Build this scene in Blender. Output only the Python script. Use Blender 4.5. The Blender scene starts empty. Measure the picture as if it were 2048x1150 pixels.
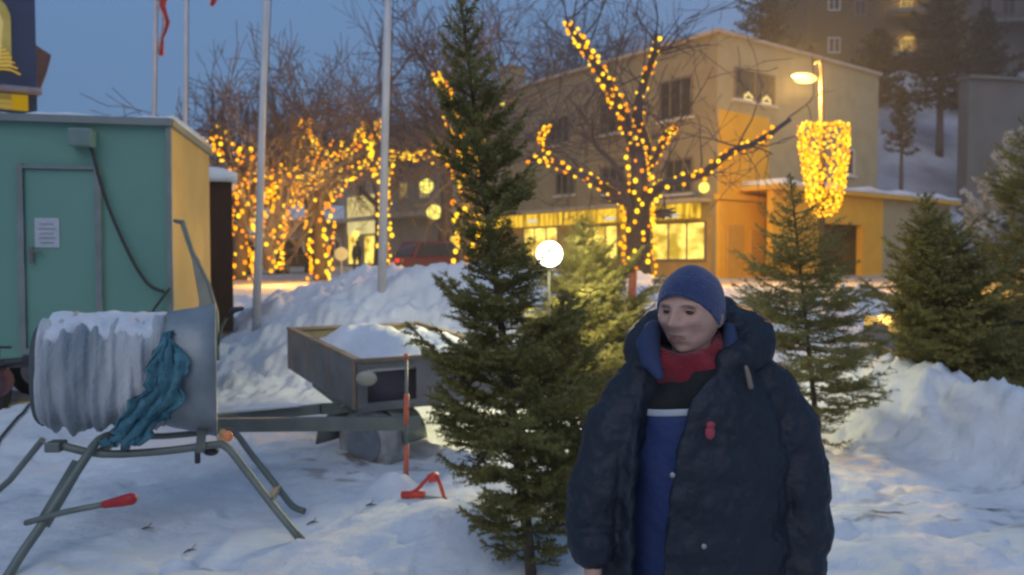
import bpy, math, random
import numpy as np
from mathutils import Vector, Matrix, noise as mnoise
C = bpy.context.scene
COL = C.collection
R = math.radians
PI = math.pi
random.seed(7)
# ------------------------------------------------------------------ camera, sky, sun, exposure
F = 1600.0; HZ = 520.0; CAMZ = 1.7
PITCH = math.atan((575-HZ)/F)
cam = bpy.data.cameras.new('camera'); camo = bpy.data.objects.new('camera', cam); COL.objects.link(camo)
cam.sensor_width = 36; cam.lens = 36*F/2048; cam.clip_start = 0.05; cam.clip_end = 2000
camo.location = (0, 0, CAMZ); camo.rotation_euler = (PI/2-PITCH, 0, 0)
cam.dof.use_dof = True; cam.dof.focus_distance = 2.9; cam.dof.aperture_fstop = 2.6
C.camera = camo
C.view_settings.view_transform = 'Standard'; C.view_settings.look = 'None'
C.view_settings.exposure = 1.14; C.view_settings.gamma = 1
C.cycles.filter_width = 2.3
C.cycles.max_bounces = 6; C.cycles.use_denoising = True
C.cycles.sample_clamp_indirect = 3
w = bpy.data.worlds.new('World'); C.world = w; w.use_nodes = True
nt = w.node_tree; nt.nodes.clear()
sky = nt.nodes.new('ShaderNodeTexSky'); sky.sky_type = 'NISHITA'; sky.sun_disc = False
sky.sun_elevation = R(1.5); sky.sun_rotation = R(180); sky.air_density = 1.3; sky.dust_density = 1.5; sky.ozone_density = 4
mixn = nt.nodes.new('ShaderNodeMix'); mixn.data_type = 'RGBA'; mixn.inputs[0].default_value = 0.75
mixn.inputs[7].default_value = (0.60, 1.12, 2.05, 1)
bg = nt.nodes.new('ShaderNodeBackground'); bg.inputs[1].default_value = 0.132
out = nt.nodes.new('ShaderNodeOutputWorld')
nt.links.new(sky.outputs[0], mixn.inputs[6]); nt.links.new(mixn.outputs[2], bg.inputs[0]); nt.links.new(bg.outputs[0], out.inputs[0])
sl = bpy.data.lights.new('sun', 'SUN'); sl.energy = 0.34; sl.angle = R(50); sl.color = (1.0, 0.95, 0.93)
so = bpy.data.objects.new('sun', sl); so.rotation_euler = (R(48), 0, R(-12)); COL.objects.link(so)

def P(u, v, D):
    x = (u-1024)/F; a = (575-v)/F
    y = math.cos(PITCH)+a*math.sin(PITCH); z = a*math.cos(PITCH)-math.sin(PITCH)
    s = D/y
    return Vector((x*s, D, CAMZ+z*s))
# ------------------------------------------------------------------ materials
MATS = {}
def mat(name, c1, c2=None, rough=0.7, scale=8, bump=0.0, bscale=None, metal=0.0, emit=None, es=0.0, detail=5, sheen=0, trans=0, sss=0, stretch=None):
    if name in MATS: return MATS[name]
    m = bpy.data.materials.new(name); m.use_nodes = True; t = m.node_tree; b = t.nodes['Principled BSDF']
    tc = t.nodes.new('ShaderNodeTexCoord'); src = tc.outputs['Object']
    if stretch:
        mp = t.nodes.new('ShaderNodeMapping'); mp.inputs['Scale'].default_value = stretch
        t.links.new(src, mp.inputs[0]); src = mp.outputs[0]
    n = t.nodes.new('ShaderNodeTexNoise'); n.inputs['Scale'].default_value = scale; n.inputs['Detail'].default_value = detail
    t.links.new(src, n.inputs['Vector'])
    r = t.nodes.new('ShaderNodeValToRGB'); r.color_ramp.elements[0].position = .32; r.color_ramp.elements[1].position = .68
    c2 = c2 or tuple(min(1, k*1.35) for k in c1)
    r.color_ramp.elements[0].color = (*c1, 1); r.color_ramp.elements[1].color = (*c2, 1)
    t.links.new(n.outputs[0], r.inputs[0]); t.links.new(r.outputs[0], b.inputs['Base Color'])
    b.inputs['Roughness'].default_value = rough; b.inputs['Metallic'].default_value = metal
    if sheen: b.inputs['Sheen Weight'].default_value = sheen
    if sss: b.inputs['Subsurface Weight'].default_value = sss; b.inputs['Subsurface Scale'].default_value = .01
    if trans: b.inputs['Transmission Weight'].default_value = trans
    if emit:
        t.links.new(r.outputs[0], b.inputs['Emission Color']) if emit == 'base' else None
        if emit != 'base': b.inputs['Emission Color'].default_value = (*emit, 1)
        b.inputs['Emission Strength'].default_value = es
    if bump:
        n2 = t.nodes.new('ShaderNodeTexNoise'); n2.inputs['Scale'].default_value = bscale or scale*3; n2.inputs['Detail'].default_value = 6
        t.links.new(src, n2.inputs['Vector'])
        bp = t.nodes.new('ShaderNodeBump'); bp.inputs['Strength'].default_value = bump; bp.inputs['Distance'].default_value = .02
        t.links.new(n2.outputs[0], bp.inputs['Height']); t.links.new(bp.outputs[0], b.inputs['Normal'])
    MATS[name] = m; return m
def glow(name, c, s, sample=True):
    if name in MATS: return MATS[name]
    m = bpy.data.materials.new(name); m.use_nodes = True; t = m.node_tree; t.nodes.clear()
    e = t.nodes.new('ShaderNodeEmission'); e.inputs[0].default_value = (*c, 1); e.inputs[1].default_value = s
    o = t.nodes.new('ShaderNodeOutputMaterial'); t.links.new(e.outputs[0], o.inputs[0])
    if not sample: m.cycles.emission_sampling = 'NONE'
    MATS[name] = m; return m
def lamp(name, loc, col, power, radius=.1, parent=None):
    l = bpy.data.lights.new(name, 'POINT'); l.energy = power; l.color = col; l.shadow_soft_size = radius
    o = bpy.data.objects.new(name, l); COL.objects.link(o); o.location = loc
    if parent: o.parent = parent; o.location = Vector(loc)-Vector(parent.location)
    return o
# ------------------------------------------------------------------ mesh helpers
class MB:
    def __init__(s, org=(0,0,0)): s.v = []; s.f = []; s.o = Vector(org)
    def add(s, vs, fs):
        b = len(s.v); s.v += [tuple(Vector(q)-s.o) for q in vs]; s.f += [tuple(b+i for i in q) for q in fs]; return s
    def box(s, c, d, m=None):
        x, y, z = (k/2 for k in d); c = Vector(c)
        vs = [Vector((a, b, e)) for a in (-x, x) for b in (-y, y) for e in (-z, z)]
        if m: vs = [m @ q for q in vs]
        return s.add([c+q for q in vs], [(0,1,3,2),(4,6,7,5),(0,4,5,1),(2,3,7,6),(0,2,6,4),(1,5,7,3)])
    def beam(s, a, b, w, h=None, up=(0,0,1)):
        a = Vector(a); b = Vector(b); h = h or w; d = (b-a).normalized(); up = Vector(up)
        sx = d.cross(up)
        if sx.length < 1e-3: sx = d.cross(Vector((0,1,0)))
        sx.normalize(); uy = sx.cross(d)
        vs = [p+sx*i*w/2+uy*j*h/2 for p in (a, b) for i, j in ((-1,-1),(1,-1),(1,1),(-1,1))]
        return s.add(vs, [(0,3,2,1),(4,5,6,7),(0,1,5,4),(1,2,6,5),(2,3,7,6),(3,0,4,7)])
    def tube(s, pts, rad, n=8, cap=True, flat=None):
        pts = [Vector(p) for p in pts]
        if not hasattr(rad, '__len__'): rad = [rad]*len(pts)
        vs = []; ref = None
        for i, p in enumerate(pts):
            d = (pts[min(i+1, len(pts)-1)]-pts[max(i-1, 0)])
            if d.length < 1e-9: d = Vector((0,0,1))
            d.normalize()
            if ref is None: ref = Vector((1,0,0)) if abs(d.x) < .8 else Vector((0,1,0))
            a = ref-d*ref.dot(d)
            if a.length < 1e-4: a = d.orthogonal()
            a.normalize(); ref = a; b = d.cross(a)
            for k in range(n):
                t = 2*PI*k/n; vs.append(p+(a*math.cos(t)+b*math.sin(t))*rad[i])
        fs = [(i*n+k, i*n+(k+1)%n, (i+1)*n+(k+1)%n, (i+1)*n+k) for i in range(len(pts)-1) for k in range(n)]
        if cap: fs += [tuple(range(n))[::-1], tuple((len(pts)-1)*n+k for k in range(n))]
        return s.add(vs, fs)
    def rtube(s, pts, rad, n=12):       # rounded ends
        pts = [Vector(p) for p in pts]; rad = list(rad)
        a, b = pts[0], pts[-1]; da = (a-pts[1]).normalized(); db = (b-pts[-2]).normalized()
        pa = [a+da*rad[0]*math.sin(t) for t in (1.45, 1.1, .6)]; ra = [rad[0]*math.cos(t) for t in (1.45, 1.1, .6)]
        pb = [b+db*rad[-1]*math.sin(t) for t in (.6, 1.1, 1.45)]; rb = [rad[-1]*math.cos(t) for t in (.6, 1.1, 1.45)]
        return s.tube(pa+pts+pb, ra+rad+rb, n)
    def ell(s, c, r, n=16, m=10, rot=None):
        c = Vector(c); vs = []; fs = []
        for j in range(m+1):
            ph = PI*j/m
            for k in range(n):
                t = 2*PI*k/n; q = Vector((r[0]*math.sin(ph)*math.cos(t), r[1]*math.sin(ph)*math.sin(t), r[2]*math.cos(ph)))
                if rot: q = rot @ q
                vs.append(c+q)
        for j in range(m):
            for k in range(n): fs.append((j*n+k, (j+1)*n+k, (j+1)*n+(k+1)%n, j*n+(k+1)%n))
        return s.add(vs, fs)
    def loft(s, rings, closed=True, cap=True):
        n = len(rings[0]); vs = [p for r in rings for p in r]; fs = []
        for i in range(len(rings)-1):
            for k in range(n if closed else n-1): fs.append((i*n+k, i*n+(k+1)%n, (i+1)*n+(k+1)%n, (i+1)*n+k))
        if cap and closed: fs += [tuple(range(n))[::-1], tuple((len(rings)-1)*n+k for k in range(n))]
        return s.add(vs, fs)
    def prism(s, poly, off):            # poly of 3d points, extruded by vector off
        n = len(poly); off = Vector(off); a = [Vector(p) for p in poly]; b = [p+off for p in a]
        return s.add(a+b, [tuple(range(n))[::-1], tuple(range(n, 2*n))]+[(k, (k+1)%n, n+(k+1)%n, n+k) for k in range(n)])
    def build(s, name, m, parent=None, smooth=False, bevel=0, fix=True):
        me = bpy.data.meshes.new(name); me.from_pydata(s.v, [], s.f); me.materials.append(m)
        if fix:
            import bmesh
            bm = bmesh.new(); bm.from_mesh(me); bmesh.ops.remove_doubles(bm, verts=bm.verts, dist=1e-5); bmesh.ops.recalc_face_normals(bm, faces=bm.faces); bm.to_mesh(me); bm.free()
        if smooth: me.shade_smooth()
        o = bpy.data.objects.new(name, me); COL.objects.link(o)
        if parent: o.parent = parent
        else: o.location = s.o
        if bevel:
            b = o.modifiers.new('bevel', 'BEVEL'); b.width = bevel; b.segments = 2; b.limit_method = 'ANGLE'
        return o
def npmesh(name, V, Fc, m, parent=None, k=3, smooth=False, loc=None):
    me = bpy.data.meshes.new(name); me.vertices.add(len(V)); me.vertices.foreach_set('co', np.asarray(V, np.float32).ravel())
    nf = len(Fc); me.loops.add(nf*k); me.loops.foreach_set('vertex_index', np.asarray(Fc, np.int32).ravel())
    me.polygons.add(nf); me.polygons.foreach_set('loop_start', np.arange(0, nf*k, k, dtype=np.int32)); me.polygons.foreach_set('loop_total', np.full(nf, k, np.int32))
    me.update(calc_edges=True); me.materials.append(m)
    if smooth: me.shade_smooth()
    o = bpy.data.objects.new(name, me); COL.objects.link(o)
    if parent: o.parent = parent
    if loc is not None: o.location = loc
    return o
def thing(name, label, cat, loc=(0,0,0), rz=0, group=None):
    o = bpy.data.objects.new(name, None); COL.objects.link(o); o.location = loc; o.rotation_euler = (0, 0, rz)
    o.empty_display_size = .2; o['label'] = label; o['category'] = cat
    if group: o['group'] = group
    return o
def tag(o, label, cat, group=None):
    o['label'] = label; o['category'] = cat
    if group: o['group'] = group
    return o
def struct(o): o['kind'] = 'structure'; return o
# ------------------------------------------------------------------ noise + ground
def vnoise(x, y, seed=0):
    xi = np.floor(x).astype(np.int64); yi = np.floor(y).astype(np.int64); fx = x-xi; fy = y-yi
    fx = fx*fx*(3-2*fx); fy = fy*fy*(3-2*fy)
    def h(a, b):
        n = (a*374761393+b*668265263+seed*1442695041) & 0x7fffffff
        n = ((n ^ (n >> 13))*1274126177) & 0x7fffffff
        return ((n ^ (n >> 16)) & 0xffff)/65535.0
    return (h(xi, yi)*(1-fx)+h(xi+1, yi)*fx)*(1-fy)+(h(xi, yi+1)*(1-fx)+h(xi+1, yi+1)*fx)*fy-.5
def fbm(x, y, sc, oct=4, seed=0):
    r = 0; a = 1
    for i in range(oct): r = r+a*vnoise(x*sc+i*17.3, y*sc-i*9.1, seed+i); sc = sc*2.03; a *= .5
    return r
def sst(a, b, x):
    t = np.clip((x-a)/(b-a), 0, 1); return t*t*(3-2*t)
RIDGE = [(1540,8.2,.18),(1680,8.0,.50),(1800,7.6,.66),(1900,7.1,.64),(2048,6.4,.55),(2250,5.5,.48)]
def G(x, y):
    x = np.asarray(x, float); y = np.asarray(y, float)
    u = 1024+F*x/np.maximum(y, 6)
    crest = np.interp(u, [300, 450, 560, 700, 900, 1000, 1300, 1560, 1800, 2100], [.40, .45, .85, 1.22, 1.42, 1.32, 1.12, 1.08, 1.0, .9])
    foot = np.interp(u, [400, 600, 1000, 1500, 2100], [8.8, 8.9, 8.9, 9.2, 10.5])
    z = sst(0, 1, (y-foot)/3.6)*crest
    z = z+(0.95-z)*sst(14.5, 19, y)
    lump = fbm(x, y, .9, 3, 3)*.34+np.abs(fbm(x, y, 2.6, 3, 31))*.26+np.abs(fbm(x, y, 6.5, 3, 33))*.14
    z = z+lump*sst(foot-.2, foot+1.2, y)*(1-.8*sst(14, 19, y))
    # right ridge
    rx = np.array([ (a-1024)/F*b for a, b, c in RIDGE]); ry = np.array([b for a, b, c in RIDGE]); rz = np.array([c for a, b, c in RIDGE])
    yy = np.interp(x, rx, ry); hh = np.interp(x, rx, rz); d = y-yy
    g = np.where(d < 0, np.exp(-(np.abs(d)/1.15)**2.6), np.exp(-(d/2.2)**2))
    ridge = hh*g*(x > rx[0]-2)*sst(rx[0]-.3, rx[0]+1.2, x)
    z = np.maximum(z, ridge+.25*z) + fbm(x, y, 1.9, 4, 11)*.20*g*sst(rx[0], rx[0]+.8, x)+(np.abs(fbm(x, y, 3.4, 3, 61))*.20+np.abs(fbm(x, y, 7, 3, 63))*.13)*g*sst(rx[0], rx[0]+.8, x)
    # big pile far right
    # small mounds
    for (a, b, D, rad, h) in ((790, 985, 5.7, .14, .16), (890, 1110, 4.8, .55, .21), (700, 1010, 5.5, .3, .05), (1010, 1100, 4.6, .4, .08), (150, 860, 7.6, .9, .22), (30, 860, 7.2, .8, .18), (650, 900, 6.9, .5, .1), (1700, 760, 9.5, .9, .25), (950, 960, 5.9, .35, .12)):
        q = (a-1024)/F*D
        z = z+h*np.exp(-(((x-q)/rad)**2+((y-D)/rad)**2))
    z = z+np.clip(fbm(x, y, 7, 2, 51)-.22, 0, 1)*.11*(1-sst(8, 10, y))-np.clip(fbm(x, y, 3.2, 2, 52)-.26, 0, .10)*.35*(1-sst(8, 10, y))
    z = z+fbm(x, y, 3.5, 3, 5)*.028*(1-sst(9, 12, y))+fbm(x, y, 12, 2, 7)*.010*(1-sst(14, 20, y))+fbm(x, y, .8, 2, 9)*.07*(1-sst(9, 12, y))
    # wheel ruts at right
    rut = np.exp(-((y-5.4-(x-2)*.18+.15*np.sin(x*2))/.13)**2)+np.exp(-((y-4.9-(x-2)*.2+.1*np.sin(x*3))/.1)**2)
    z = z-.05*rut*(x > 1.2)
    # street level gently rising behind
    z = z+sst(40, 90, y)*.6
    return z
def gz(x, y): return float(G(np.array([x]), np.array([y]))[0])
def axis(parts):
    a = []
    for s, e, st in parts: a += list(np.arange(s, e-1e-6, st))
    return np.array(a)
xs = axis([(-220,-40,20),(-40,-14,2),(-14,-6,.15),(-6,6,.04),(6,14,.12),(14,40,2),(40,240,20)])
ys = axis([(-40,0,4),(0,3,.3),(3,10.5,.04),(10.5,20,.1),(20,60,1.5),(60,420,20)])
XX, YY = np.meshgrid(xs, ys); ZZ = G(XX, YY)
nx, ny = len(xs), len(ys)
idx = np.arange(nx*ny).reshape(ny, nx)
Fq = np.stack([idx[:-1,:-1], idx[:-1,1:], idx[1:,1:], idx[1:,:-1]], -1).reshape(-1, 4)
def snow_mat(name, dirt=True):
    m = bpy.data.materials.new(name); m.use_nodes = True; t = m.node_tree; b = t.nodes['Principled BSDF']; L = t.links.new
    tc = t.nodes.new('ShaderNodeTexCoord')
    b.inputs['Roughness'].default_value = .75; b.inputs['Subsurface Weight'].default_value = 0.0
    def nz(s, d=6):
        n = t.nodes.new('ShaderNodeTexNoise'); n.inputs['Scale'].default_value = s; n.inputs['Detail'].default_value = d; L(tc.outputs['Object'], n.inputs['Vector']); return n.outputs[0]
    def ramp(i, a, ca, c, cb):
        r = t.nodes.new('ShaderNodeValToRGB'); r.color_ramp.elements[0].position = a; r.color_ramp.elements[1].position = c
        r.color_ramp.elements[0].color = (*ca, 1); r.color_ramp.elements[1].color = (*cb, 1); L(i, r.inputs[0]); return r.outputs[0]
    base = ramp(nz(1.3), .3, (.60, .62, .66), .7, (.78, .79, .81))
    colr = base
    if dirt:
        sp = t.nodes.new('ShaderNodeSeparateXYZ'); L(tc.outputs['Object'], sp.inputs[0])
        def mth(op, a, b2=None, **k):
            n = t.nodes.new('ShaderNodeMath'); n.operation = op
            for i, q in enumerate((a, b2)):
                if q is None: continue
                if isinstance(q, (int, float)): n.inputs[i].default_value = q
                else: L(q, n.inputs[i])
            n.use_clamp = k.get('c', False); return n.outputs[0]
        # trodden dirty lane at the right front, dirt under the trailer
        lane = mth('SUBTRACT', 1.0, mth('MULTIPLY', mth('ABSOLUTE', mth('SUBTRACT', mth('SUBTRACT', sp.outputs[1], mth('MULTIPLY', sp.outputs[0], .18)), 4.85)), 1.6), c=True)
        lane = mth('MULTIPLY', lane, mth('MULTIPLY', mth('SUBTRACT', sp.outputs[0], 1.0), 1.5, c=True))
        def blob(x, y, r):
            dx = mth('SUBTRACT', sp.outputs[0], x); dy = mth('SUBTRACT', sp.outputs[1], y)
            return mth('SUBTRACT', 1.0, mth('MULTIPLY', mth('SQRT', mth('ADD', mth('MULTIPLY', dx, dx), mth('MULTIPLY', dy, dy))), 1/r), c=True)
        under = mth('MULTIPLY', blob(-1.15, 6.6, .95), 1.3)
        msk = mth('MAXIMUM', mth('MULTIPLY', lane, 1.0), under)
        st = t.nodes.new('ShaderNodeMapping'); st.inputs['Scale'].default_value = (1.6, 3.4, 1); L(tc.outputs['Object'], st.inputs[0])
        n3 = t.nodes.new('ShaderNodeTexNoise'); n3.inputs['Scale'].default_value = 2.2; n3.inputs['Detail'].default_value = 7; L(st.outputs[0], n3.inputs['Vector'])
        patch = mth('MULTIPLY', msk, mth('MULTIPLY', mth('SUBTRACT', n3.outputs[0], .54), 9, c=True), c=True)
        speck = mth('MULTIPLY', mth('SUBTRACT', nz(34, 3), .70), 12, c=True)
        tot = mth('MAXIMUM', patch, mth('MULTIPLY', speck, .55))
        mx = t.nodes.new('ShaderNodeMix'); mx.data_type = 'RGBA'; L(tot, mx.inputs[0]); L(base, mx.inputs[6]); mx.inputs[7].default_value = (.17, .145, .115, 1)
        # driven street snow behind the bank is brown and packed
        rd = mth('MULTIPLY', mth('SUBTRACT', sp.outputs[1], 16.5), .35, c=True)
        rd = mth('MULTIPLY', rd, ramp_val(t, nz(.5), L))
        mx2 = t.nodes.new('ShaderNodeMix'); mx2.data_type = 'RGBA'; L(rd, mx2.inputs[0]); L(mx.outputs[2], mx2.inputs[6]); mx2.inputs[7].default_value = (.38, .31, .25, 1)
        colr = mx2.outputs[2]
    L(colr, b.inputs['Base Color'])
    bp = t.nodes.new('ShaderNodeBump'); bp.inputs['Strength'].default_value = .8; bp.inputs['Distance'].default_value = .035; L(nz(9, 9), bp.inputs['Height'])
    L(bp.outputs[0], b.inputs['Normal'])
    MATS[name] = m; return m
def ramp_val(t, i, L):
    r = t.nodes.new('ShaderNodeValToRGB'); r.color_ramp.elements[0].position = .3; r.color_ramp.elements[1].position = .6
    r.color_ramp.elements[0].color = (.4,)*3+(1,); r.color_ramp.elements[1].color = (1, 1, 1, 1); L(i, r.inputs[0]); return r.outputs[0]
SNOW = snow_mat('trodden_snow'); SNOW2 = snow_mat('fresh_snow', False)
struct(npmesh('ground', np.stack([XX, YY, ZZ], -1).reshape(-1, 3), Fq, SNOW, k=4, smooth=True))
# snowy hillside behind the buildings, right
hx = np.linspace(14, 190, 60); hy = np.linspace(41, 190, 60); HX, HY = np.meshgrid(hx, hy)
def H(x, y):
    z = 0.6+np.clip(y-42+0*x, 0, 200)*.62*sst(14, 24, x)
    z = np.where(y > 70, 0.6+28*.62*sst(14, 24, x)+(y-70)*.30*sst(14, 24, x), z)
    return z+fbm(x, y, .12, 3, 4)*1.2*sst(42, 50, y)
hidx = np.arange(3600).reshape(60, 60)
struct(npmesh('hillside', np.stack([HX, HY, H(HX, HY)], -1).reshape(-1, 3), np.stack([hidx[:-1,:-1], hidx[:-1,1:], hidx[1:,1:], hidx[1:,:-1]], -1).reshape(-1, 4), mat('shaded_brushy_snow', (.20, .22, .26), (.48, .50, .55), .9, .35, .6, 3), k=4, smooth=True))  # shade on the hill is put into this darker snow and brush colour
def hz(x, y): return float(H(np.array([float(x)]), np.array([float(y)]))[0])

BARK = mat('bark', (.05, .035, .028), (.10, .075, .06), .9, 14, .8, 30)
TWIG = mat('twig_bark', (.06, .050, .062), (.10, .082, .095), .9, 3)
NEEDLE = mat('spruce_needles', (.12, .11, .022), (.25, .22, .05), .65, 5)
NEEDLE_D = mat('dark_needles', (.018, .026, .016), (.035, .045, .025), .7, 2)
BARKS = mat('spruce_bark', (.07, .05, .035), (.12, .09, .06), .9, 18, .6, 40)
# ------------------------------------------------------------------ conifers
def spruce(name, label, base, h, prof, lean=(0, 0), nb=130, needle=(.017, .0042), step=.0075, spacing=.036, seed=1, up=(8, 40), tmat=None, nmat=None, tr=.03, t0=.05, group=None, cat='spruce tree', per=2):
    rg = np.random.default_rng(seed); base = Vector(base)
    root = thing(name, label, cat, base, 0, group)
    def axisp(t): return np.array([lean[0]*t, lean[1]*t, h*t])
    tb = MB(); ts = [i/10 for i in range(11)]
    tb.tube([Vector(axisp(t))-Vector((0, 0, .12 if t == 0 else 0)) for t in ts], [tr*(1-.93*t)+.003 for t in ts], 8); tb.build('trunk', tmat or BARKS, root, True)
    S0 = []; S1 = []; BR = MB()
    pt, pr = zip(*prof)
    for i in range(nb):
        t = t0+(0.985-t0)*((i+.5)/nb)**.92
        az = i*2.39996+rg.uniform(-.3, .3)
        L = float(np.interp(t, pt, pr))*(rg.uniform(.45, 1.0) if i % 3 else rg.uniform(.85, 1.28))
        if L < .02: continue
        el = R(up[0]+(up[1]-up[0])*t+rg.uniform(-9, 9))
        d = np.array([math.cos(az)*math.cos(el), math.sin(az)*math.cos(el), math.sin(el)])
        p0 = axisp(t); n = 6; pts = []
        for k in range(n+1):
            s = k/n; pts.append(p0+d*L*s+np.array([0, 0, -.16*L*math.sin(PI*s*.9)*(1-t*.5)+.10*L*s*s]))
        for k in range(n): S0.append(pts[k]); S1.append(pts[k+1])
        BR.tube([Vector(q) for q in pts], [max(.0012, tr*.22*(L/.5)**.5*(1-.85*k/n)) for k in range(n+1)], 3, False)
        side = np.cross(d, [0, 0, 1]); side /= np.linalg.norm(side); m = max(2, int(L/spacing))
        for j in range(m):
            s = .14+.84*(j+rg.uniform(0, 1))/m
            q = pts[min(n-1, int(s*n))]+(pts[min(n, int(s*n)+1)]-pts[min(n-1, int(s*n))])*(s*n-int(s*n))
            tl = L*(.44*(1-s)+.10)*rg.uniform(.6, 1.2)
            for sg in (-1, 1):
                dd = d*.75+side*sg*rg.uniform(.55, 1.0)+np.array([0, 0, rg.uniform(-.28, .18)]); dd /= np.linalg.norm(dd)
                e = q+dd*tl; S0.append(q); S1.append(e)
                if tl > 3.2*spacing:
                    for r_ in (.35, .6, .82):
                        d3 = dd*.8+np.cross(dd, [0, 0, 1])*rg.choice([-1, 1])*.7+np.array([0, 0, rg.uniform(-.3, .2)])
                        S0.append(q+dd*tl*r_); S1.append(q+dd*tl*r_+d3*tl*.38)
    S0 = np.array(S0); S1 = np.array(S1); D = S1-S0; Ls = np.linalg.norm(D, axis=1)
    cnt = np.maximum(2, (Ls/step).astype(int))*per; ii = np.repeat(np.arange(len(Ls)), cnt); N = len(ii)
    tt = rg.uniform(0, 1, N)[:, None]; Pp = S0[ii]+D[ii]*tt; dn = D[ii]/np.maximum(Ls[ii], 1e-6)[:, None]
    rv = rg.normal(size=(N, 3)); rv -= dn*np.sum(rv*dn, 1)[:, None]; rv /= np.linalg.norm(rv, axis=1)[:, None]
    nd = dn*rg.uniform(.35, .9, (N, 1))+rv; nd /= np.linalg.norm(nd, axis=1)[:, None]
    ln = needle[0]*rg.uniform(.6, 1.3, (N, 1)); wd = np.cross(nd, rv+rg.normal(size=(N, 3))*.6); wd /= np.linalg.norm(wd, axis=1)[:, None]
    V = np.stack([Pp-wd*needle[1]/2, Pp+wd*needle[1]/2, Pp+nd*ln], 1).reshape(-1, 3)
    npmesh('foliage', V, np.arange(3*N).reshape(-1, 3), nmat or NEEDLE, root)
    BR.build('branches', tmat or BARKS, root, fix=False)
    return root
# ------------------------------------------------------------------ bare trees
def twigs(mb, p, d, L, r, depth, rg, spread=.75, kids=(3, 5), curve=.25, upb=.15, minr=.004):
    n = 4 if depth > 0 else 3; pts = [Vector(p)]; d = Vector(d).normalized(); dirs = []
    for k in range(n):
        d = (d+Vector(rg.normal(size=3)*curve*.5)+Vector((0, 0, upb*.35))).normalized(); dirs.append(d); pts.append(pts[-1]+d*L/n)
    mb.tube(pts, [max(minr, r*(1-.65*k/n)) for k in range(n+1)], 5 if r > .05 else 3, False)
    if depth <= 0: return
    for j in range(int(rg.integers(kids[0], kids[1]+1))):
        s = rg.uniform(.25, 1.0); k = min(n-1, int(s*n)); q = pts[k].lerp(pts[k+1], s*n-k)
        dd = (dirs[k]+Vector(rg.normal(size=3)*spread)).normalized()
        twigs(mb, q, dd, L*rg.uniform(.5, .78), max(minr, r*.5), depth-1, rg, spread, kids, curve, upb, minr)
def smooth_path(pts, m=4):
    out = []
    P_ = [pts[0]]+list(pts)+[pts[-1]]
    for i in range(1, len(P_)-2):
        for k in range(m):
            t = k/m; a, b, c, d = P_[i-1:i+3]
            out.append(.5*((2*b)+(c-a)*t+(2*a-5*b+4*c-d)*t*t+(3*b-a-3*c+d)*t**3))
    out.append(P_[-1]); return out
BULBM = [glow('bulb_amber', (1.0, .36, .004), 1.0, False), glow('bulb_yellow', (1.0, .54, .02), 1.1, False), glow('bulb_orange', (1.0, .27, .01), .8, False)]
CABLE = mat('dark_cable', (.02, .02, .018), (.03, .03, .03), .6)
def bulbmesh(i, r):
    key = ('bulb', i, round(r, 4))
    if key in MATS: return MATS[key]
    m = MB(); m.ell((0, 0, 0), (r, r, r*1.15), 8, 6); me = bpy.data.meshes.new('bulb'); me.from_pydata(m.v, [], m.f); me.materials.append(BULBM[i]); me.shade_smooth(); MATS[key] = me; return me
def lightstring(label, paths, n, r, seed, power, warm=(1, .55, .15), cat='string lights', bias=(.45, .8), name='string_lights', lampat=None, group='string lights wound on the bare trees'):
    """paths: list of (points, radius at start, radius at end, weight)"""
    rg = np.random.default_rng(seed); org = Vector(paths[0][0][0])
    root = thing(name, label, cat, org, 0, group)
    W = np.array([sum((Vector(a)-Vector(b)).length for a, b in zip(p[0], p[0][1:]))*p[3] for p in paths]); W = W/W.sum()
    cb = MB(org); extra = {0: MB(org), 1: MB(org), 2: MB(org)}; made = 0
    for (pts, r0, r1, wgt), w_ in zip(paths, W):
        m = max(2, int(round(n*w_))); seg = [(Vector(a)-Vector(b)).length for a, b in zip(pts, pts[1:])]; tot = sum(seg); cps = []
        for k in range(m):
            s = (k+rg.uniform(.1, .9))/m*tot; q = s; i = 0
            while i < len(seg)-1 and q > seg[i]: q -= seg[i]; i += 1
            a = Vector(pts[i]); b = Vector(pts[i+1]); p = a.lerp(b, min(1, q/max(seg[i], 1e-6))); rr = r0+(r1-r0)*s/tot
            d = (b-a).normalized(); sx = d.cross(Vector((0, 1, 0))).normalized(); sy = sx.cross(d)
            an = k*2.4+rg.uniform(-.5, .5); c = p+(sx*math.cos(an)+sy*math.sin(an))*(rr*rg.uniform(.9, 1.35)+r*.6); cps.append(c)
            j = 0 if rg.uniform() < bias[0] else (1 if rg.uniform() < bias[1] else 2); sc = rg.choice([.75, 1, 1.2])
            if made < 99:
                o = bpy.data.objects.new('bulb', bulbmesh(j, r*sc)); COL.objects.link(o); o.parent = root; o.location = c-org; made += 1
            else: extra[j].ell(c, (r*sc, r*sc, r*sc), 7, 5)
        cb.tube(cps, .006, 3, False)
    cb.build('cable', CABLE, root, fix=False)
    ex = [e for e in extra.values() if e.v]
    if ex:
        big = MB(org); mi = []
        for j, e in extra.items():
            b = len(big.v); big.v += e.v; big.f += [tuple(b+i for i in f) for f in e.f]; mi += [j]*len(e.f)
        o = big.build('bulb', BULBM[0], root, fix=False); o['kind'] = 'stuff'
        o.data.materials.append(BULBM[1]); o.data.materials.append(BULBM[2]); o.data.polygons.foreach_set('material_index', mi)
    for q, pw in (lampat or []): lamp('string_glow', q, warm, pw, .5, root)
    return root
def pxpath(l, D, jit=0, seed=0):
    rg = np.random.default_rng(seed); return smooth_path([P(a, b, D+(rg.uniform(-jit, jit) if i else 0)) for i, (a, b) in enumerate(l)])
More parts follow.
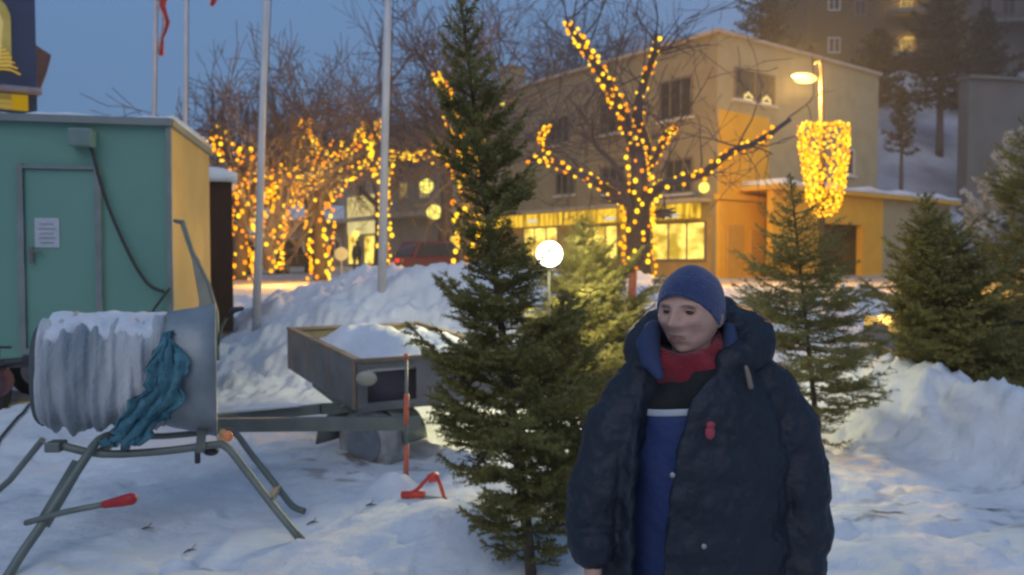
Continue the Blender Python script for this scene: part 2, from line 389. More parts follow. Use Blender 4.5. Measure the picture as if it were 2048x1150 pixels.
def litree(label, D, limbs, seed, tw=(2, 60, 1.1), kids=(3, 4), name='bare_tree', minr=.012, base=None):
    """limbs: (pixel list, r0, r1)"""
    rg = np.random.default_rng(seed); org = P(*limbs[0][0][0], D); root = thing(name, label, 'tree', org, 0, 'bare trees on the square')
    t = MB(org); br = MB(org); paths = []
    for i, (pl, r0, r1) in enumerate(limbs):
        pts = pxpath(pl, D, .0 if i == 0 else .5, seed+i); paths.append((pts, r0, r1)); n = len(pts)
        (t if i == 0 else br).tube(pts, [r0+(r1-r0)*k/(n-1) for k in range(n)], 9, True)
        for k in range(1 if i else n//2, n):
            for q in range(tw[1]//10 if i else 1):
                if rg.uniform() < .55: continue
                d = (pts[k]-pts[k-1]).normalized()
                dd = (d*.7+Vector(rg.normal(size=3)*.7)+Vector((0, 0, .15))).normalized()
                twigs(br, pts[k], dd, tw[2]*rg.uniform(.6, 1.3), max(minr, r1*.6), tw[0], rg, .6, kids, .3, .1, minr*.6)
    t.build('trunk', BARK, root, True, fix=False); br.build('branches', TWIG, root, fix=False)
    return root, paths
# ================================================================== BUILDINGS
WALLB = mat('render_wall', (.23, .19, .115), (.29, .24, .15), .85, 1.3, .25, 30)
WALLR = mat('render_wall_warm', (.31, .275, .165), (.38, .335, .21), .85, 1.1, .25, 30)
LAMP_YELLOW = mat('lamp_yellow_wall', (.66, .34, .02), (.76, .42, .03), .8, 1.2, .2, 25)  # sodium lamp light on these walls, put into their colour
TRIM = mat('pale_trim', (.34, .29, .23), (.42, .36, .29), .7, 3)
ROOFM = mat('dark_roofing', (.06, .05, .05), (.1, .09, .08), .8, 3, .3)
GLASSD = mat('dark_glass', (.015, .017, .02), (.03, .03, .035), .12, 1)
FRAMED = mat('window_frame_paint', (.12, .10, .08), (.16, .13, .11), .5, 6)
FRAMEW = mat('white_frame', (.5, .48, .44), (.6, .58, .54), .5, 6)
CANDLE = glow('window_candle', (1.0, .74, .30), .5, False)
def litpane(name, c1, c2, s, scale=1.2, stretch=(1, 1, 1), sample=True):
    if name in MATS: return MATS[name]
    m = bpy.data.materials.new(name); m.use_nodes = True; t = m.node_tree; t.nodes.clear()
    tc = t.nodes.new('ShaderNodeTexCoord'); mp = t.nodes.new('ShaderNodeMapping'); mp.inputs['Scale'].default_value = stretch
    n = t.nodes.new('ShaderNodeTexNoise'); n.inputs['Scale'].default_value = scale; n.inputs['Detail'].default_value = 3
    r = t.nodes.new('ShaderNodeValToRGB'); r.color_ramp.elements[0].position = .38; r.color_ramp.elements[1].position = .62
    r.color_ramp.elements[0].color = (*c1, 1); r.color_ramp.elements[1].color = (*c2, 1)
    e = t.nodes.new('ShaderNodeEmission'); e.inputs[1].default_value = s; o = t.nodes.new('ShaderNodeOutputMaterial')
    L = t.links.new; L(tc.outputs['Object'], mp.inputs[0]); L(mp.outputs[0], n.inputs['Vector']); L(n.outputs[0], r.inputs[0]); L(r.outputs[0], e.inputs[0]); L(e.outputs[0], o.inputs[0])
    if not sample: m.cycles.emission_sampling = 'NONE'
    MATS[name] = m; return m
SHOP = litpane('lit_shop_window', (.35, .22, .02), (1.0, .70, .13), .85, 1.1, (1, 1, 1.6))
SIGNY = litpane('lit_sign_band', (.22, .12, .005), (.85, .50, .03), .75, 2.4, (1, 2.2, .3))
LITW = litpane('lit_room_window', (.35, .22, .04), (1.0, .66, .16), .22, 1.5)
CREAM = litpane('lit_cream_sign', (.75, .6, .22), (.95, .8, .35), .4, .8)
TUBEW = glow('white_tube_light', (.85, .95, .8), .35, False)
def window(parent, axis_, a0, a1, z0, z1, off, pane=GLASSD, fr=FRAMED, mull=1, name='window', sill=False):
    """axis 'x': facade along local x at y=off facing -y ; 'y': along local y at x=off facing -x"""
    def pt(a, o, z): return (a, off-o, z) if axis_ == 'x' else (off-o, a, z)
    def bx(m, a, b, z0_, z1_, o0, o1):
        p = pt((a+b)/2, (o0+o1)/2, (z0_+z1_)/2); d = (b-a, abs(o1-o0), z1_-z0_) if axis_ == 'x' else (abs(o1-o0), b-a, z1_-z0_); m.box(p, d)
    w_ = .09; m = MB()
    bx(m, a0, a1, z0, z0+w_, .003, .07); bx(m, a0, a1, z1-w_, z1, .003, .07); bx(m, a0, a0+w_, z0+w_, z1-w_, .003, .07); bx(m, a1-w_, a1, z0+w_, z1-w_, .003, .07)
    for k in range(mull):
        c = a0+(a1-a0)*(k+1)/(mull+1); bx(m, c-.035, c+.035, z0+w_, z1-w_, .004, .06)
    f = m.build(name, fr, parent); p = MB(); bx(p, a0+w_, a1-w_, z0+w_, z1-w_, .005, .02); p.build('pane', pane, f)
    if sill:
        s_ = MB(); bx(s_, a0-.1, a1+.1, z0-.1, z0, .002, .16); s_.build('sill', FRAMEW, f)
    return f
CX, CY = 8.4, 33.0; EX = (.796, .604); EY = (-.604, .796); BR_ = math.atan2(.604, .796)
def facL(u, v=None):
    k = (u-1024)/F; t = (CX-CY*k)/(.604+.796*k)
    return t if v is None else (t, P(u, v, CY+.796*t).z)
def facR(u, v=None, oy=0):
    k = (u-1024)/F; x0 = CX+EY[0]*oy; y0 = CY+EY[1]*oy; t = (y0*k-x0)/(.796-.604*k)
    return t if v is None else (t, P(u, v, y0+.604*t).z)
bld = thing('corner_building', 'large flat-roofed corner building with an end wall coloured yellow for lamp light and lit shops', 'building', (CX, CY, 0), BR_)
HT = P(1432, 62, CY).z; YB = facL(1010)
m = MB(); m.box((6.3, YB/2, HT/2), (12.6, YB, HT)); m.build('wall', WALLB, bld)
# lighter end wall facing right, and lamp light low down put into ochre colour
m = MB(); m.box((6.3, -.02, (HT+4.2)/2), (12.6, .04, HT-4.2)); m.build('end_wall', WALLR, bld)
m = MB(); t1, z1 = facR(1532, 236); m.box((t1/2+.05, -.045, (z1+4.2)/2), (t1, .03, z1-4.2)); m.build('lamplight_panel', LAMP_YELLOW, bld, bevel=.01)
m = MB(); m.box((6.3, -.16, 4.3), (12.9, .32, .22)); m.build('ledge', LAMP_YELLOW, bld)
m = MB(); m.box((2.2, -.1, 2.1), (4.4, .2, 4.1)); m.build('ground_floor_wall', LAMP_YELLOW, bld)
m = MB(); m.box((6.3, -.08, HT-.02), (12.8, .2, .16)); m.box((-.08, YB/2-.1, HT-.02), (.2, YB, .16)); m.build('cornice', TRIM, bld)
m = MB(); m.box((6.5, YB/2+.4, HT+.07), (12.0, YB-1.2, .13)); m.build('roof', SNOW2, bld)
m = MB(); m.box((.9, -.28, 2.0), (1.1, .08, 2.3)); m.box((2.6, -.23, 2.3), (1.2, .06, 1.3)); dd_ = m.build('door', mat('lamp_yellow_door', (.5, .27, .04), (.58, .33, .05), .5, 3), bld, bevel=.02)
a, z0_ = facR(1462, 200); b, z1_ = facR(1543, 150)
wf = window(bld, 'x', a, b, z0_+.05, z1_-.05, -.042, GLASSD, FRAMED, 1, sill=True)
for q in (.3, .75):
    m = MB(); c_ = a+(b-a)*q
    for k in range(5): m.ell((c_+(k-2)*.12, -.16, z0_+.22+(.14 if k == 2 else .07*(2-abs(k-2)))), (.045, .035, .08), 8, 6)
    m.box((c_, -.15, z0_+.1), (.6, .06, .04)); m.build('candle_arch', CANDLE, wf)
a, z0_ = facR(1684, 350); b, z1_ = facR(1702, 300); window(bld, 'x', a, b, z0_, z1_, -.042, GLASSD, FRAMEW, 0, sill=True)
# street side windows, upper floors
for (u0, u1, v0, v1, pn) in ((1383, 1318, 232, 165, GLASSD), (1250, 1200, 262, 205, GLASSD), (1140, 1100, 285, 238, GLASSD), (1385, 1330, 385, 320, GLASSD), (1250, 1205, 385, 335, GLASSD), (1150, 1112, 388, 345, GLASSD)):
    a, z0_ = facL(u0, v0); b, z1_ = facL(u1, v1); window(bld, 'y', min(a, b), max(a, b), z0_, z1_, 0, pn, FRAMED, 2, sill=True)
# shop canopy and shopfronts
m = MB(); m.box((-.55, 8.4, 4.16), (1.1, 16.4, .16)); m.build('canopy', TRIM, bld, bevel=.02)
m = MB(); m.box((-.56, 8.4, 3.75), (.12, 16.0, .62)); m.build('sign_band', SIGNY, bld)
m = MB(); m.box((-.02, 8.4, 2.0), (.1, 16.4, 2.9))
m.build('shopfront', mat('shopfront_paint', (.32, .20, .05), (.4, .26, .07), .6, 2), bld)
for (u0, u1, v0, v1) in ((1415, 1305, 522, 446), (1240, 1165, 520, 452), (1120, 1050, 520, 455)):
    a, z0_ = facL(u0, v0); b, z1_ = facL(u1, v1); window(bld, 'y', a, b, z0_, z1_, -.075, SHOP, FRAMED, 2, name='shop_window')
for (u, v) in ((1240, 438), (1365, 433), (1085, 443)):
    a, z_ = facL(u, v); m = MB(); m.box((-.68, a, z_), (.06, .7, .14)); m.build('canopy_light', TUBEW, bld, bevel=.02)
# globe wall lamp
GLOBE = glow('globe_lamp_glass', (1.0, .85, .16), .7, False)
def globe(u, v, D, label, r=.2, pw=60, col=(1, .78, .2)):
    p = P(u, v, D); g = thing('globe_lamp', label, 'lamp', p, 0, 'globe lamps along the shops')
    m = MB(p); m.ell(p, (r, r, r), 14, 10); m.build('globe', GLOBE, g, True)
    m = MB(p); m.tube([p+Vector((0, 0, r)), p+Vector((.1, .15, r+.12)), p+Vector((.35, .6, r+.12))], .03, 6); m.build('bracket', FRAMED, g)
    lamp('globe_light', p+Vector((0, -.02, 0)), col, pw, r, g)
globe(1408, 375, 32.1, 'round glowing lamp on the street side, next to the sharp building corner', .22, 150)
# low annex
AY = -1.6
ann = thing('garage_annex', 'low flat-roofed annex with snow on its roof and a dark garage opening', 'building', (CX, CY, 0), BR_)
def fA(u, v): return facR(u, v, AY)
a0 = fA(1545, 400)[0]; a1 = fA(1764, 400)[0]; a2 = fA(1900, 400)[0]; zt = fA(1760, 398)[1]
g0, gz1 = fA(1640, 446); g1 = fA(1724, 446)[0]
m = MB()
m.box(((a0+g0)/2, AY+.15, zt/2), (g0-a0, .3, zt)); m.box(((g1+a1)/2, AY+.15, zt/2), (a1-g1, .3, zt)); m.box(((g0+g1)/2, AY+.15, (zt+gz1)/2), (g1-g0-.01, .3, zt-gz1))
m.build('front_wall', LAMP_YELLOW, ann)  # lamp light painted in; the yellow stops at its edge
m = MB(); m.box(((a1+a2)/2, AY+.17, zt/2), (a2-a1-.01, .3, zt)); m.box((a2-.15, AY+1.6, zt/2), (.28, 2.5, zt-.02)); m.build('side_wall', WALLR, ann)
m = MB(); m.box(((g0+g1)/2, AY+1.35, 1.6), (g1-g0+1, .1, 3.4)); m.build('garage_door', mat('brown_garage_door', (.10, .045, .02), (.13, .06, .03), .7, 2, .4, 8, stretch=(8, 1, 1)), ann)
m = MB(); m.box(((a0+a2)/2, AY+.6, zt+.08), (a2-a0+.5, 2.0, .16)); m.build('eaves', LAMP_YELLOW, ann)
m = MB(); n_ = 24
rings = []
for i in range(n_+1):
    x_ = a0-.2+(a2-a0+.4)*i/n_; hh = .26+.08*math.sin(i*1.3)+.03*math.sin(i*3.1); rings.append([(x_, AY-.42, zt+.162), (x_, AY-.40, zt+.16+hh*.7), (x_, AY-.15, zt+.16+hh), (x_, AY+1.4, zt+.16+hh), (x_, AY+1.55, zt+.162)])
m.loft(rings); m.build('roof_snow', SNOW2, ann, True)
# row building further down the street
row = thing('row_building', 'long grey-brown building down the street with snowy roof edge and a lit cream sign', 'building', (CX, CY, 0), BR_)
Y0 = YB+.05; Y1 = facL(690); HR = P(1000, 196, CY+.796*facL(1000)).z
WALLP = mat('render_wall_pinkish', (.27, .215, .16), (.33, .265, .20), .85, 1.0, .2, 20)
m = MB(); m.box((6, (Y0+Y1)/2, HR/2), (12, Y1-Y0, HR)); m.build('wall', WALLP, row)
m = MB(); m.prism([(-.35, Y0, HR), (6, Y0, HR+1.3), (12.4, Y0, HR)], (0, Y1-Y0+.3, 0)); rf = m.build('roof', SNOW2, row)
m = MB(); m.box((1.2, Y0+.9, HR+1.0), (1.1, 1.2, 1.9)); m.build('chimney', WALLB, rf, bevel=.03)
for fl, (v0, v1) in enumerate(((300, 258), (396, 362))):
    for k in range(7):
        u = 985-k*42; t, z0_ = facL(u, v0+(0 if fl else (k*4-8))); _, z1_ = facL(u, v1+(0 if fl else (k*4-8)))
        lit = (fl == 1 and k in (3, 4))
        window(row, 'y', t, t+1.1, z0_, z1_, 0, LITW if lit else GLASSD, FRAMEW if lit else FRAMED, 1)
a, z0_ = facL(765, 466); b, z1_ = facL(705, 396); m = MB(); m.box((-.25, (a+b)/2, (z0_+z1_)/2), (.3, abs(b-a), z1_-z0_)); m.build('lit_sign', CREAM, row, bevel=.05)
m = MB(); m.box((-.6, (Y0+Y1)/2, 4.6), (1.2, Y1-Y0, .25)); m.build('canopy', TRIM, row)
for (u0, u1, v0, v1) in ((775, 730, 530, 470), (720, 698, 530, 462), (960, 900, 525, 470)):
    a, z0_ = facL(u0, v0); b, z1_ = facL(u1, v1); window(row, 'y', a, b, z0_, z1_, -.02, SHOP, FRAMED, 1, name='shop_window')
globe(853, 372, 47, 'round yellow-green lamp halfway up the row building, upper of the two beside the big spruce', .42, 120, (1, .85, .15))
globe(868, 424, 45, 'round yellow-green lamp below another, lower of the two beside the big spruce', .42, 120, (1, .85, .15))
globe(712, 468, 50, 'small round lamp over the lit shop entrance down the street', .22, 120)
globe(1006, 209, 30, 'small lone amber lamp right of the big spruce, high before the roof', .085, 15, (1, .6, .15))
# low shop at the street's end and house behind
lo = thing('low_shop', 'low brown shop at the far end of the street with a snowy roof', 'building', (P(545, 500, 62).x, 62, 0), R(8))
wd = P(700, 500, 62).x-P(545, 500, 62).x; zl = P(600, 440, 62).z
m = MB(); m.box((wd/2, 4, zl/2), (wd, 8, zl)); m.build('wall', mat('brown_render', (.27, .19, .13), (.33, .24, .16), .8, 1), lo)
m = MB(); m.prism([(-.8, -1.2, zl), (-.8, 4, zl+1.4), (-.8, 9, zl)], (wd+1.6, 0, 0)); m.build('roof', SNOW2, lo)
for a in (.8, 2.3, 4.2): window(lo, 'x', a, a+1.0, 1.9, 3.4, 0, GLASSD if a != 2.3 else LITW, FRAMEW, 1)
ho = thing('far_house', 'dim far house with a dark pitched roof showing between the wrapped trees', 'house', (P(530, 500, 82).x, 82, 0), R(-6))
wd = P(790, 500, 82).x-P(530, 500, 82).x; zl = P(600, 330, 82).z
m = MB(); m.box((wd/2, 5, zl/2), (wd, 10, zl)); m.build('wall', WALLP, ho)
m = MB(); m.prism([(-.6, -.6, zl), (-.6, 5, zl+3.4), (-.6, 10.6, zl)], (wd+1.2, 0, 0)); rf = m.build('roof', ROOFM, ho)
m = MB(); m.box((wd*.7, 5, zl+3.6), (1, 1, 1.6)); m.build('chimney', WALLB, rf)
for a in (1.5, 4.0, 6.5, 9.0):
    for z_ in (4.2, 7.4): window(ho, 'x', a, a+1.1, z_, z_+1.5, 0, GLASSD, FRAMED, 1)
# apartment blocks on the hill
APT = mat('dark_apartment_render', (.055, .045, .03), (.075, .06, .04), .9, .3)
APG = mat('grey_apartment_concrete', (.085, .085, .08), (.11, .11, .105), .9, .3)
SLAB = mat('concrete_slab', (.13, .13, .125), (.17, .17, .16), .8, 1)
ap = thing('apartment_block', 'dark apartment block on the hill with two lit round balconies', 'building', (P(1615, 0, 73).x, 73, 14), R(0))
wd = P(1935, 0, 73).x-P(1615, 0, 73).x
m = MB(); m.box((wd/2, 6, 14), (wd, 12, 28)); m.build('wall', APT, ap)
for k, (u, v, lit) in enumerate(((1812, 12, 1), (1812, 98, 1), (1812, -70, 0), (1668, 10, 2), (1668, 95, 2), (1720, 20, 0), (1720, 110, 0), (1900, 15, 0), (1900, 100, 0))):
    q = P(u, v, 73); lx = q.x-ap.location.x; lz = q.z-14
    window(ap, 'x', lx-.55, lx+.55, lz-.5, lz+.9, 0, LITW if lit == 1 else GLASSD, FRAMED if lit != 2 else FRAMEW, 1)
    if u == 1812:
        m = MB(); pr = [(lx+2.0*math.sin(t_), -1.5*math.cos(t_)-.02, lz-.85) for t_ in np.linspace(-1.4, 1.4, 12)]; m.prism(pr, (0, 0, .3)); bb = m.build('balcony', SLAB, ap)
        m = MB(); pr = [(lx+2.0*math.sin(t_), -1.5*math.cos(t_)-.02, lz-.5) for t_ in np.linspace(-1.4, 1.4, 12)]; m.tube([(a_, b_, c_+.6) for a_, b_, c_ in pr], .05, 5); m.tube([(a_, b_, c_+.2) for a_, b_, c_ in pr], .03, 5); m.build('railing', FRAMED, bb)
        if lit:
            m = MB(); m.box((lx-.1, -.9, lz+.75), (1.1, .25, .16)); m.build('balcony_light', glow('balcony_light_glow', (1, .62, .10), .35, False), ap, bevel=.05)
            lamp('balcony_lamp', ap.location+Vector((lx, -1.0, lz+.5)), (1, .6, .15), 90, .2, ap)
ap2 = thing('apartment_block', 'grey apartment block at the top right corner with pale balcony slabs', 'building', (P(1938, 0, 70).x, 70, 15), R(-10))
m = MB(); m.box((12, 6, 13.5), (24, 12, 27)); m.build('wall', APG, ap2)
for k, z_ in enumerate((7.0, 10.6)):
    m = MB(); m.box((2.2, -.6, z_), (4.6, 1.2, .22)); m.build('balcony', SLAB, ap2)
    for a in (.8, 2.6, 6.0): window(ap2, 'x', a, a+1.1, z_+.7, z_+2.2, 0, GLASSD, FRAMED, 1)
m = MB(); m.box((4.9, -.5, 8), (.5, .8, 12)); m.build('column', SLAB, ap2)
rw = thing('retaining_wall', 'tall grey concrete wall on the snowy hillside at the right edge', 'wall', (P(1935, 300, 48).x, 48, 0), R(12))
m = MB(); m.box((9, .4, 7.0), (18, .8, 11.0)); m.build('wall', mat('retaining_concrete', (.12, .125, .12), (.16, .165, .16), .9, .6, .4), rw); m = MB(); m.box((9, .35, 12.6), (18.2, 1.1, .2)); m.build('coping', SLAB, rw)
# blue kiosk tower top left
NAVY = mat('navy_paint', (.018, .035, .085), (.025, .045, .11), .5, 2)
kx = P(70, 0, 20).x
ki = thing('navy_building', 'tall navy-blue building behind the teal cabin with warm lit windows at the top left', 'building', (kx, 20, 0), R(31))
m = MB(); m.box((-3.5, 3, 5), (7, 6, 10)); m.build('wall', NAVY, ki)
zt0 = P(0, 142, 20).z; zt1 = P(0, 5, 20).z
m = MB(); arc = [(-.52, -.02, zt0), (-.52, -.02, zt1-.5)]+[(-1.12+.6*math.cos(t_), -.02, zt1-.5+.6*math.sin(t_)) for t_ in np.linspace(.2, PI-.2, 9)]+[(-1.6, -.02, zt1-.5), (-1.6, -.02, zt0)]
m.prism(arc, (0, -.04, 0)); pn_ = m.build('arched_window', litpane('lit_arched_window', (.16, .14, .05), (.34, .29, .10), .35, .8, sample=False), ki)
m = MB()
for k in range(13):
    z_ = zt1-.42-k*.105; w0 = .16+.055*k; sw = [(-1.2-w0*.3+w0*i/6*1.35, -.10, z_+.05*math.sin(i*1.5+k*.6)-.02*i) for i in range(7)]
    m.tube(sw, .018, 5)
m.build('window_light_swags', glow('swag_lights', (1, .62, .06), .28, False), ki)
m = MB(); m.tube([(-.80, -.1, zt0+.15), (-.72, -.1, zt1-.6), (-.85, -.1, zt1-.25), (-1.0, -.1, zt1-.2)], .05, 6); m.build('light_arch', glow('arch_light', (.9, .72, .28), .22, False), ki)
m = MB(); m.box((-3.5, -.2, P(0, 186, 20).z), (7.2, .5, .1)); m.build('ledge', mat('grey_ledge', (.2, .2, .24), None, .7), ki)
z0_ = P(0, 224, 20).z; z1_ = P(0, 194, 20).z
m = MB(); m.box((-1.6, -.03, (z0_+z1_)/2), (2.4, .06, z1_-z0_)); m.build('lower_window', litpane('lit_slatted_window', (.3, .22, .05), (.6, .42, .10), .25, 3, (.3, 1, 8), False), ki)
m = MB(); m.box((-.36, -.05, (z0_+z1_)/2), (.34, .1, z1_-z0_)); m.build('light_box', glow('yellow_light_box', (1, .62, .01), .16, False), ki)
p0 = P(70, 90, 20); m = MB(); m.prism([(0, 0, p0.z), (.32, -.1, P(95, 108, 20).z), (.22, -.1, P(88, 140, 20).z), (0.01, 0, P(72, 190, 20).z)], (0, .5, 0)); m.build('side_awning', mat('brown_wood_panel', (.09, .04, .025), (.13, .06, .04), .7, 6), ki)
# ================================================================== CABIN and HUT
TEAL = mat('teal_panel', (.12, .27, .205), (.14, .305, .235), .55, .9, .06, 60)
cab = thing('site_cabin', 'teal mobile sales cabin on wheels with a grey-framed door and a notice', 'cabin', (-3.42, 8, 0), math.atan2(.195, .981))
def cf(u, v):
    k = (u-1024)/F; s = (-3.42-8*k)/(.981-.195*k); return -s, P(u, v, 8-.195*s).z
zb, zt_ = .74, 3.06
m = MB(); m.box((-2.1, 1.125, (zb+zt_)/2), (4.2, 2.25, zt_-zb)); m.build('wall', TEAL, cab, bevel=.02)
ALU = mat('aluminium_trim', (.16, .19, .18), (.21, .24, .23), .5, 5, metal=.2)
m = MB(); m.box((-.02, 1.125, (zb+zt_)/2), (.07, 2.2, zt_-zb-.06)); m.build('side_panel', mat('yellow_lit_cream_panel', (.40, .26, .09), (.50, .34, .13), .6, 1, .1, 40), cab)  # cream side wall, its yellow light mixed into the colour
m = MB(); m.box((-2.1, -.02, zt_+.0), (4.3, .12, .07)); m.box((.02, 1.1, zt_), (.08, 2.3, .07)); m.box((0.01, -.015, (zb+zt_)/2), (.05, .05, zt_-zb-.07)); m.build('roof_trim', ALU, cab)
m = MB(); rings = []
for i in range(31):
    x_ = -4.15+4.2*i/30; h_ = .03+.015*math.sin(i*.9)+.012*math.sin(i*2.7+1); rings.append([(x_, .0, zt_+.037), (x_, .04, zt_+.036+h_), (x_, 1.1, zt_+.06+h_), (x_, 2.2, zt_+.036+h_), (x_, 2.25, zt_+.037)])
m.loft(rings); m.build('roof_snow', SNOW2, cab, True)
d0, dz1 = cf(40, 328); d1, dz0 = cf(206, 690); dz1 -= .0; dz0 = zb+.05
m = MB(); w_ = .055
m.box((d0+w_/2, -.025, (dz0+dz1)/2), (w_, .05, dz1-dz0)); m.box((d1-w_/2, -.025, (dz0+dz1)/2), (w_, .05, dz1-dz0)); m.box(((d0+d1)/2, -.024, dz1-w_/2), (d1-d0-2*w_, .048, w_*.6)); m.box(((d0+d1)/2, -.024, dz0+w_/2), (d1-d0-2*w_, .048, w_))
fr = m.build('door_frame', ALU, cab)
m = MB(); m.box(((d0+d1)/2, -.008, (dz0+dz1)/2), (d1-d0-2*w_-.01, .016, dz1-dz0-.1)); do = m.build('door', TEAL, cab)
m = MB(); m.box((d0+.12, -.05, 1.75), (.03, .02, .16)); m.beam((d0+.12, -.065, 1.78), (d0+.22, -.065, 1.78), .018); m.build('handle', FRAMED, do, bevel=.004)
a, z1_ = cf(73, 436); b, z0_ = cf(122, 495)
PAPER = mat('printed_paper', (.42, .44, .46), (.5, .52, .54), .7, 16, stretch=(1, 1, 3))
m = MB(); m.box(((a+b)/2, -.022, (z0_+z1_)/2), (b-a, .004, z1_-z0_)); pp = m.build('notice', PAPER, cab)
m = MB()
for k in range(5): m.box(((a+b)/2, -.026, z1_-.06-k*.045), ((b-a)*(.7 if k % 2 else .55), .002, .012))
m.build('printed_lines', mat('faded_ink', (.22, .22, .25), (.3, .28, .32), .8), pp)
a, z1_ = cf(152, 260); b, z0_ = cf(199, 298)
m = MB(); m.box(((a+b)/2, -.09, (z0_+z1_)/2), (b-a, .18, z1_-z0_)); m.build('junction_box', mat('grey_green_plastic', (.13, .2, .18), (.16, .23, .21), .5, 8), cab, bevel=.02)
pth = [cf(u, v) for u, v in ((180, 295), (192, 300), (203, 345), (222, 410), (250, 480), (280, 540), (305, 572), (332, 583))]
m = MB(); m.tube(smooth_path([Vector((x_, -.07 if i else -.12, z_)) for i, (x_, z_) in enumerate(pth)]), .016, 6)
pth = [cf(u, v) for u, v in ((345, 575), (325, 600), (308, 625), (300, 660))]
m.tube(smooth_path([Vector((min(x_, .06), -.10, z_)) for x_, z_ in pth]), .013, 6); m.build('cable', CABLE, cab, True)
m = MB(); m.box((-2.1, 1.1, zb-.07), (4.1, 1.6, .1)); m.beam((-2.2, .2, zb-.1), (-4.3, -.4, .55), .08); m.build('chassis', FRAMED, cab)
RUB = mat('tyre_rubber', (.015, .015, .016), (.03, .03, .03), .85, 10); RIM = mat('steel_rim', (.25, .25, .26), None, .4, 8, metal=.7)
for yy_ in (.25, 2.0):
    m = MB(); m.tube([(-1.9, yy_-.09, .38), (-1.9, yy_+.09, .38)], .33, 20); wh = m.build('wheel', RUB, cab, bevel=.03); m = MB(); m.tube([(-1.9, yy_-.11, .38), (-1.9, yy_-.06, .38)], .18, 16); m.build('rim', RIM, wh)
# junk at the cabin's foot
jk = thing('hitch_jack', 'dark tow hitch with its jockey wheel poking from the snow at the left edge', 'tow hitch', P(20, 775, 6.5)); g_ = jk.location
m = MB(); m.tube([(-.28, 0, .12), (-.02, 0, .2), (.14, .02, .22)], .035, 8); m.box((.16, .02, .22), (.1, .08, .09)); m.build('coupling', mat('dark_steel', (.03, .03, .035), (.06, .06, .06), .5, 8, metal=.5), jk, bevel=.01)
m = MB(); m.tube([(-.12, -.06, .05), (-.12, .06, .05)], .13, 16); m.build('jockey_wheel', mat('maroon_rubber', (.06, .02, .03), (.1, .04, .05), .8), jk, bevel=.02)
m = MB(); m.tube([(-.12, 0, .05), (-.1, 0, .32)], .025, 8); m.tube([(-.16, 0, .33), (.02, 0, .33)], .012, 6); m.build('crank', MATS['dark_steel'], jk)
# dark hut
HUTM = mat('dark_brown_boards', (.028, .010, .004), (.05, .02, .008), .85, 3, .6, 20, stretch=(14, 14, 1))
hu = thing('market_hut', 'narrow dark brown hut with a thick cap of snow beside the cabin', 'hut', (P(402, 500, 12.2).x, 12.2, 0), R(21))
wd = P(465, 500, 12.2).x-P(405, 500, 12.2).x; z0_ = .6; z1_ = P(430, 362, 12.2).z
m = MB(); m.box((wd/2-.6, .8, (z0_+z1_)/2), (wd+1.2, 1.6, z1_-z0_)); m.build('wall', HUTM, hu)
m = MB(); rings = []
for i in range(13):
    x_ = -1.2+(wd+1.28)*i/12; e = 1-(max(0, i-9)/3)**2*.35; hh = .25*e; rings.append([(x_, -.08, z1_+.003), (x_, -.1, z1_+hh*.5), (x_, .0, z1_+hh*.9), (x_, .4, z1_+hh), (x_, 1.5, z1_+hh*.9), (x_, 1.66, z1_+.003)])
m.loft(rings); m.build('roof_snow', SNOW2, hu, True)
# ================================================================== FLAGPOLES
POLE = mat('white_pole_paint', (.52, .50, .50), (.62, .6, .6), .4, 3)
RED = mat('red_bunting', (.42, .03, .04), (.55, .06, .06), .8, 4); WHITEF = mat('white_bunting', (.6, .5, .5), None, .8)
def pole(ub, vb, ut, D, label, r=.05):
    b = P(ub, vb, D); b.z = gz(b.x, b.y)-.1; t = P(ut, -160, D); root = thing('flagpole', label, 'flagpole', b, 0, 'leaning flagpoles on the square')
    m = MB(b); m.tube([b, b.lerp(t, .5), t], [r, r*.85, r*.7], 12); m.build('mast', POLE, root, True)
    m = MB(b); s_ = Vector((r*1.3, 0, 0)); m.tube([b+s_+Vector((0, 0, 1.2)), t+s_], .006, 4); m.build('halyard', CABLE, root); return b, t
pole(763, 535, 779, 11.8, 'white flagpole just left of the big spruce, thickest of the four', .068)
pole(510, 562, 537, 12.2, 'white flagpole rising through the far left tree of amber lights', .066)
pb, pt_ = pole(302, 560, 313, 17, 'thin flagpole behind the cabin flying the long red pennant', .05)
pb2, pt2 = pole(368, 560, 372, 16, 'thin bare-topped flagpole just right of the red pennant', .05)
def pennant(u0, pts, D, label):
    o = P(*pts[0][:2], D); root = thing('pennant', label, 'flag', o, 0, 'red pennants on the flagpoles'); 
    for q, (mt, nm) in enumerate(((RED, 'red_cloth'), (WHITEF, 'white_stripe'))):
        m = MB(o); rows = []
        for i, (u, v, w_) in enumerate(pts):
            c = P(u, v, D); hw = w_/2*D/F; s0, s1 = (-1, 1) if q == 0 else (-.55, -.15)
            rows.append([c+Vector((hw*(s0+(s1-s0)*k/4), .05*math.sin(k*1.7+i*.8)-(.02 if q else 0), 0)) for k in range(5)])
        m.loft(rows, closed=False, cap=False); ob = m.build(nm, mt, root, True, fix=False); sd = ob.modifiers.new('solid', 'SOLIDIFY'); sd.thickness = .012
pennant(0, [(318, -40, 10), (324, -5, 16), (322, 12, 15), (329, 30, 12), (334, 45, 15), (331, 62, 12), (325, 78, 8), (322, 92, 12), (321, 112, 9)], 16.9, 'long twisted red and white pennant hanging at the top left')
pennant(0, [(424, -60, 12), (430, -20, 16), (426, 0, 13), (423, 12, 6)], 15.9, 'tip of a red pennant just touching the top edge')
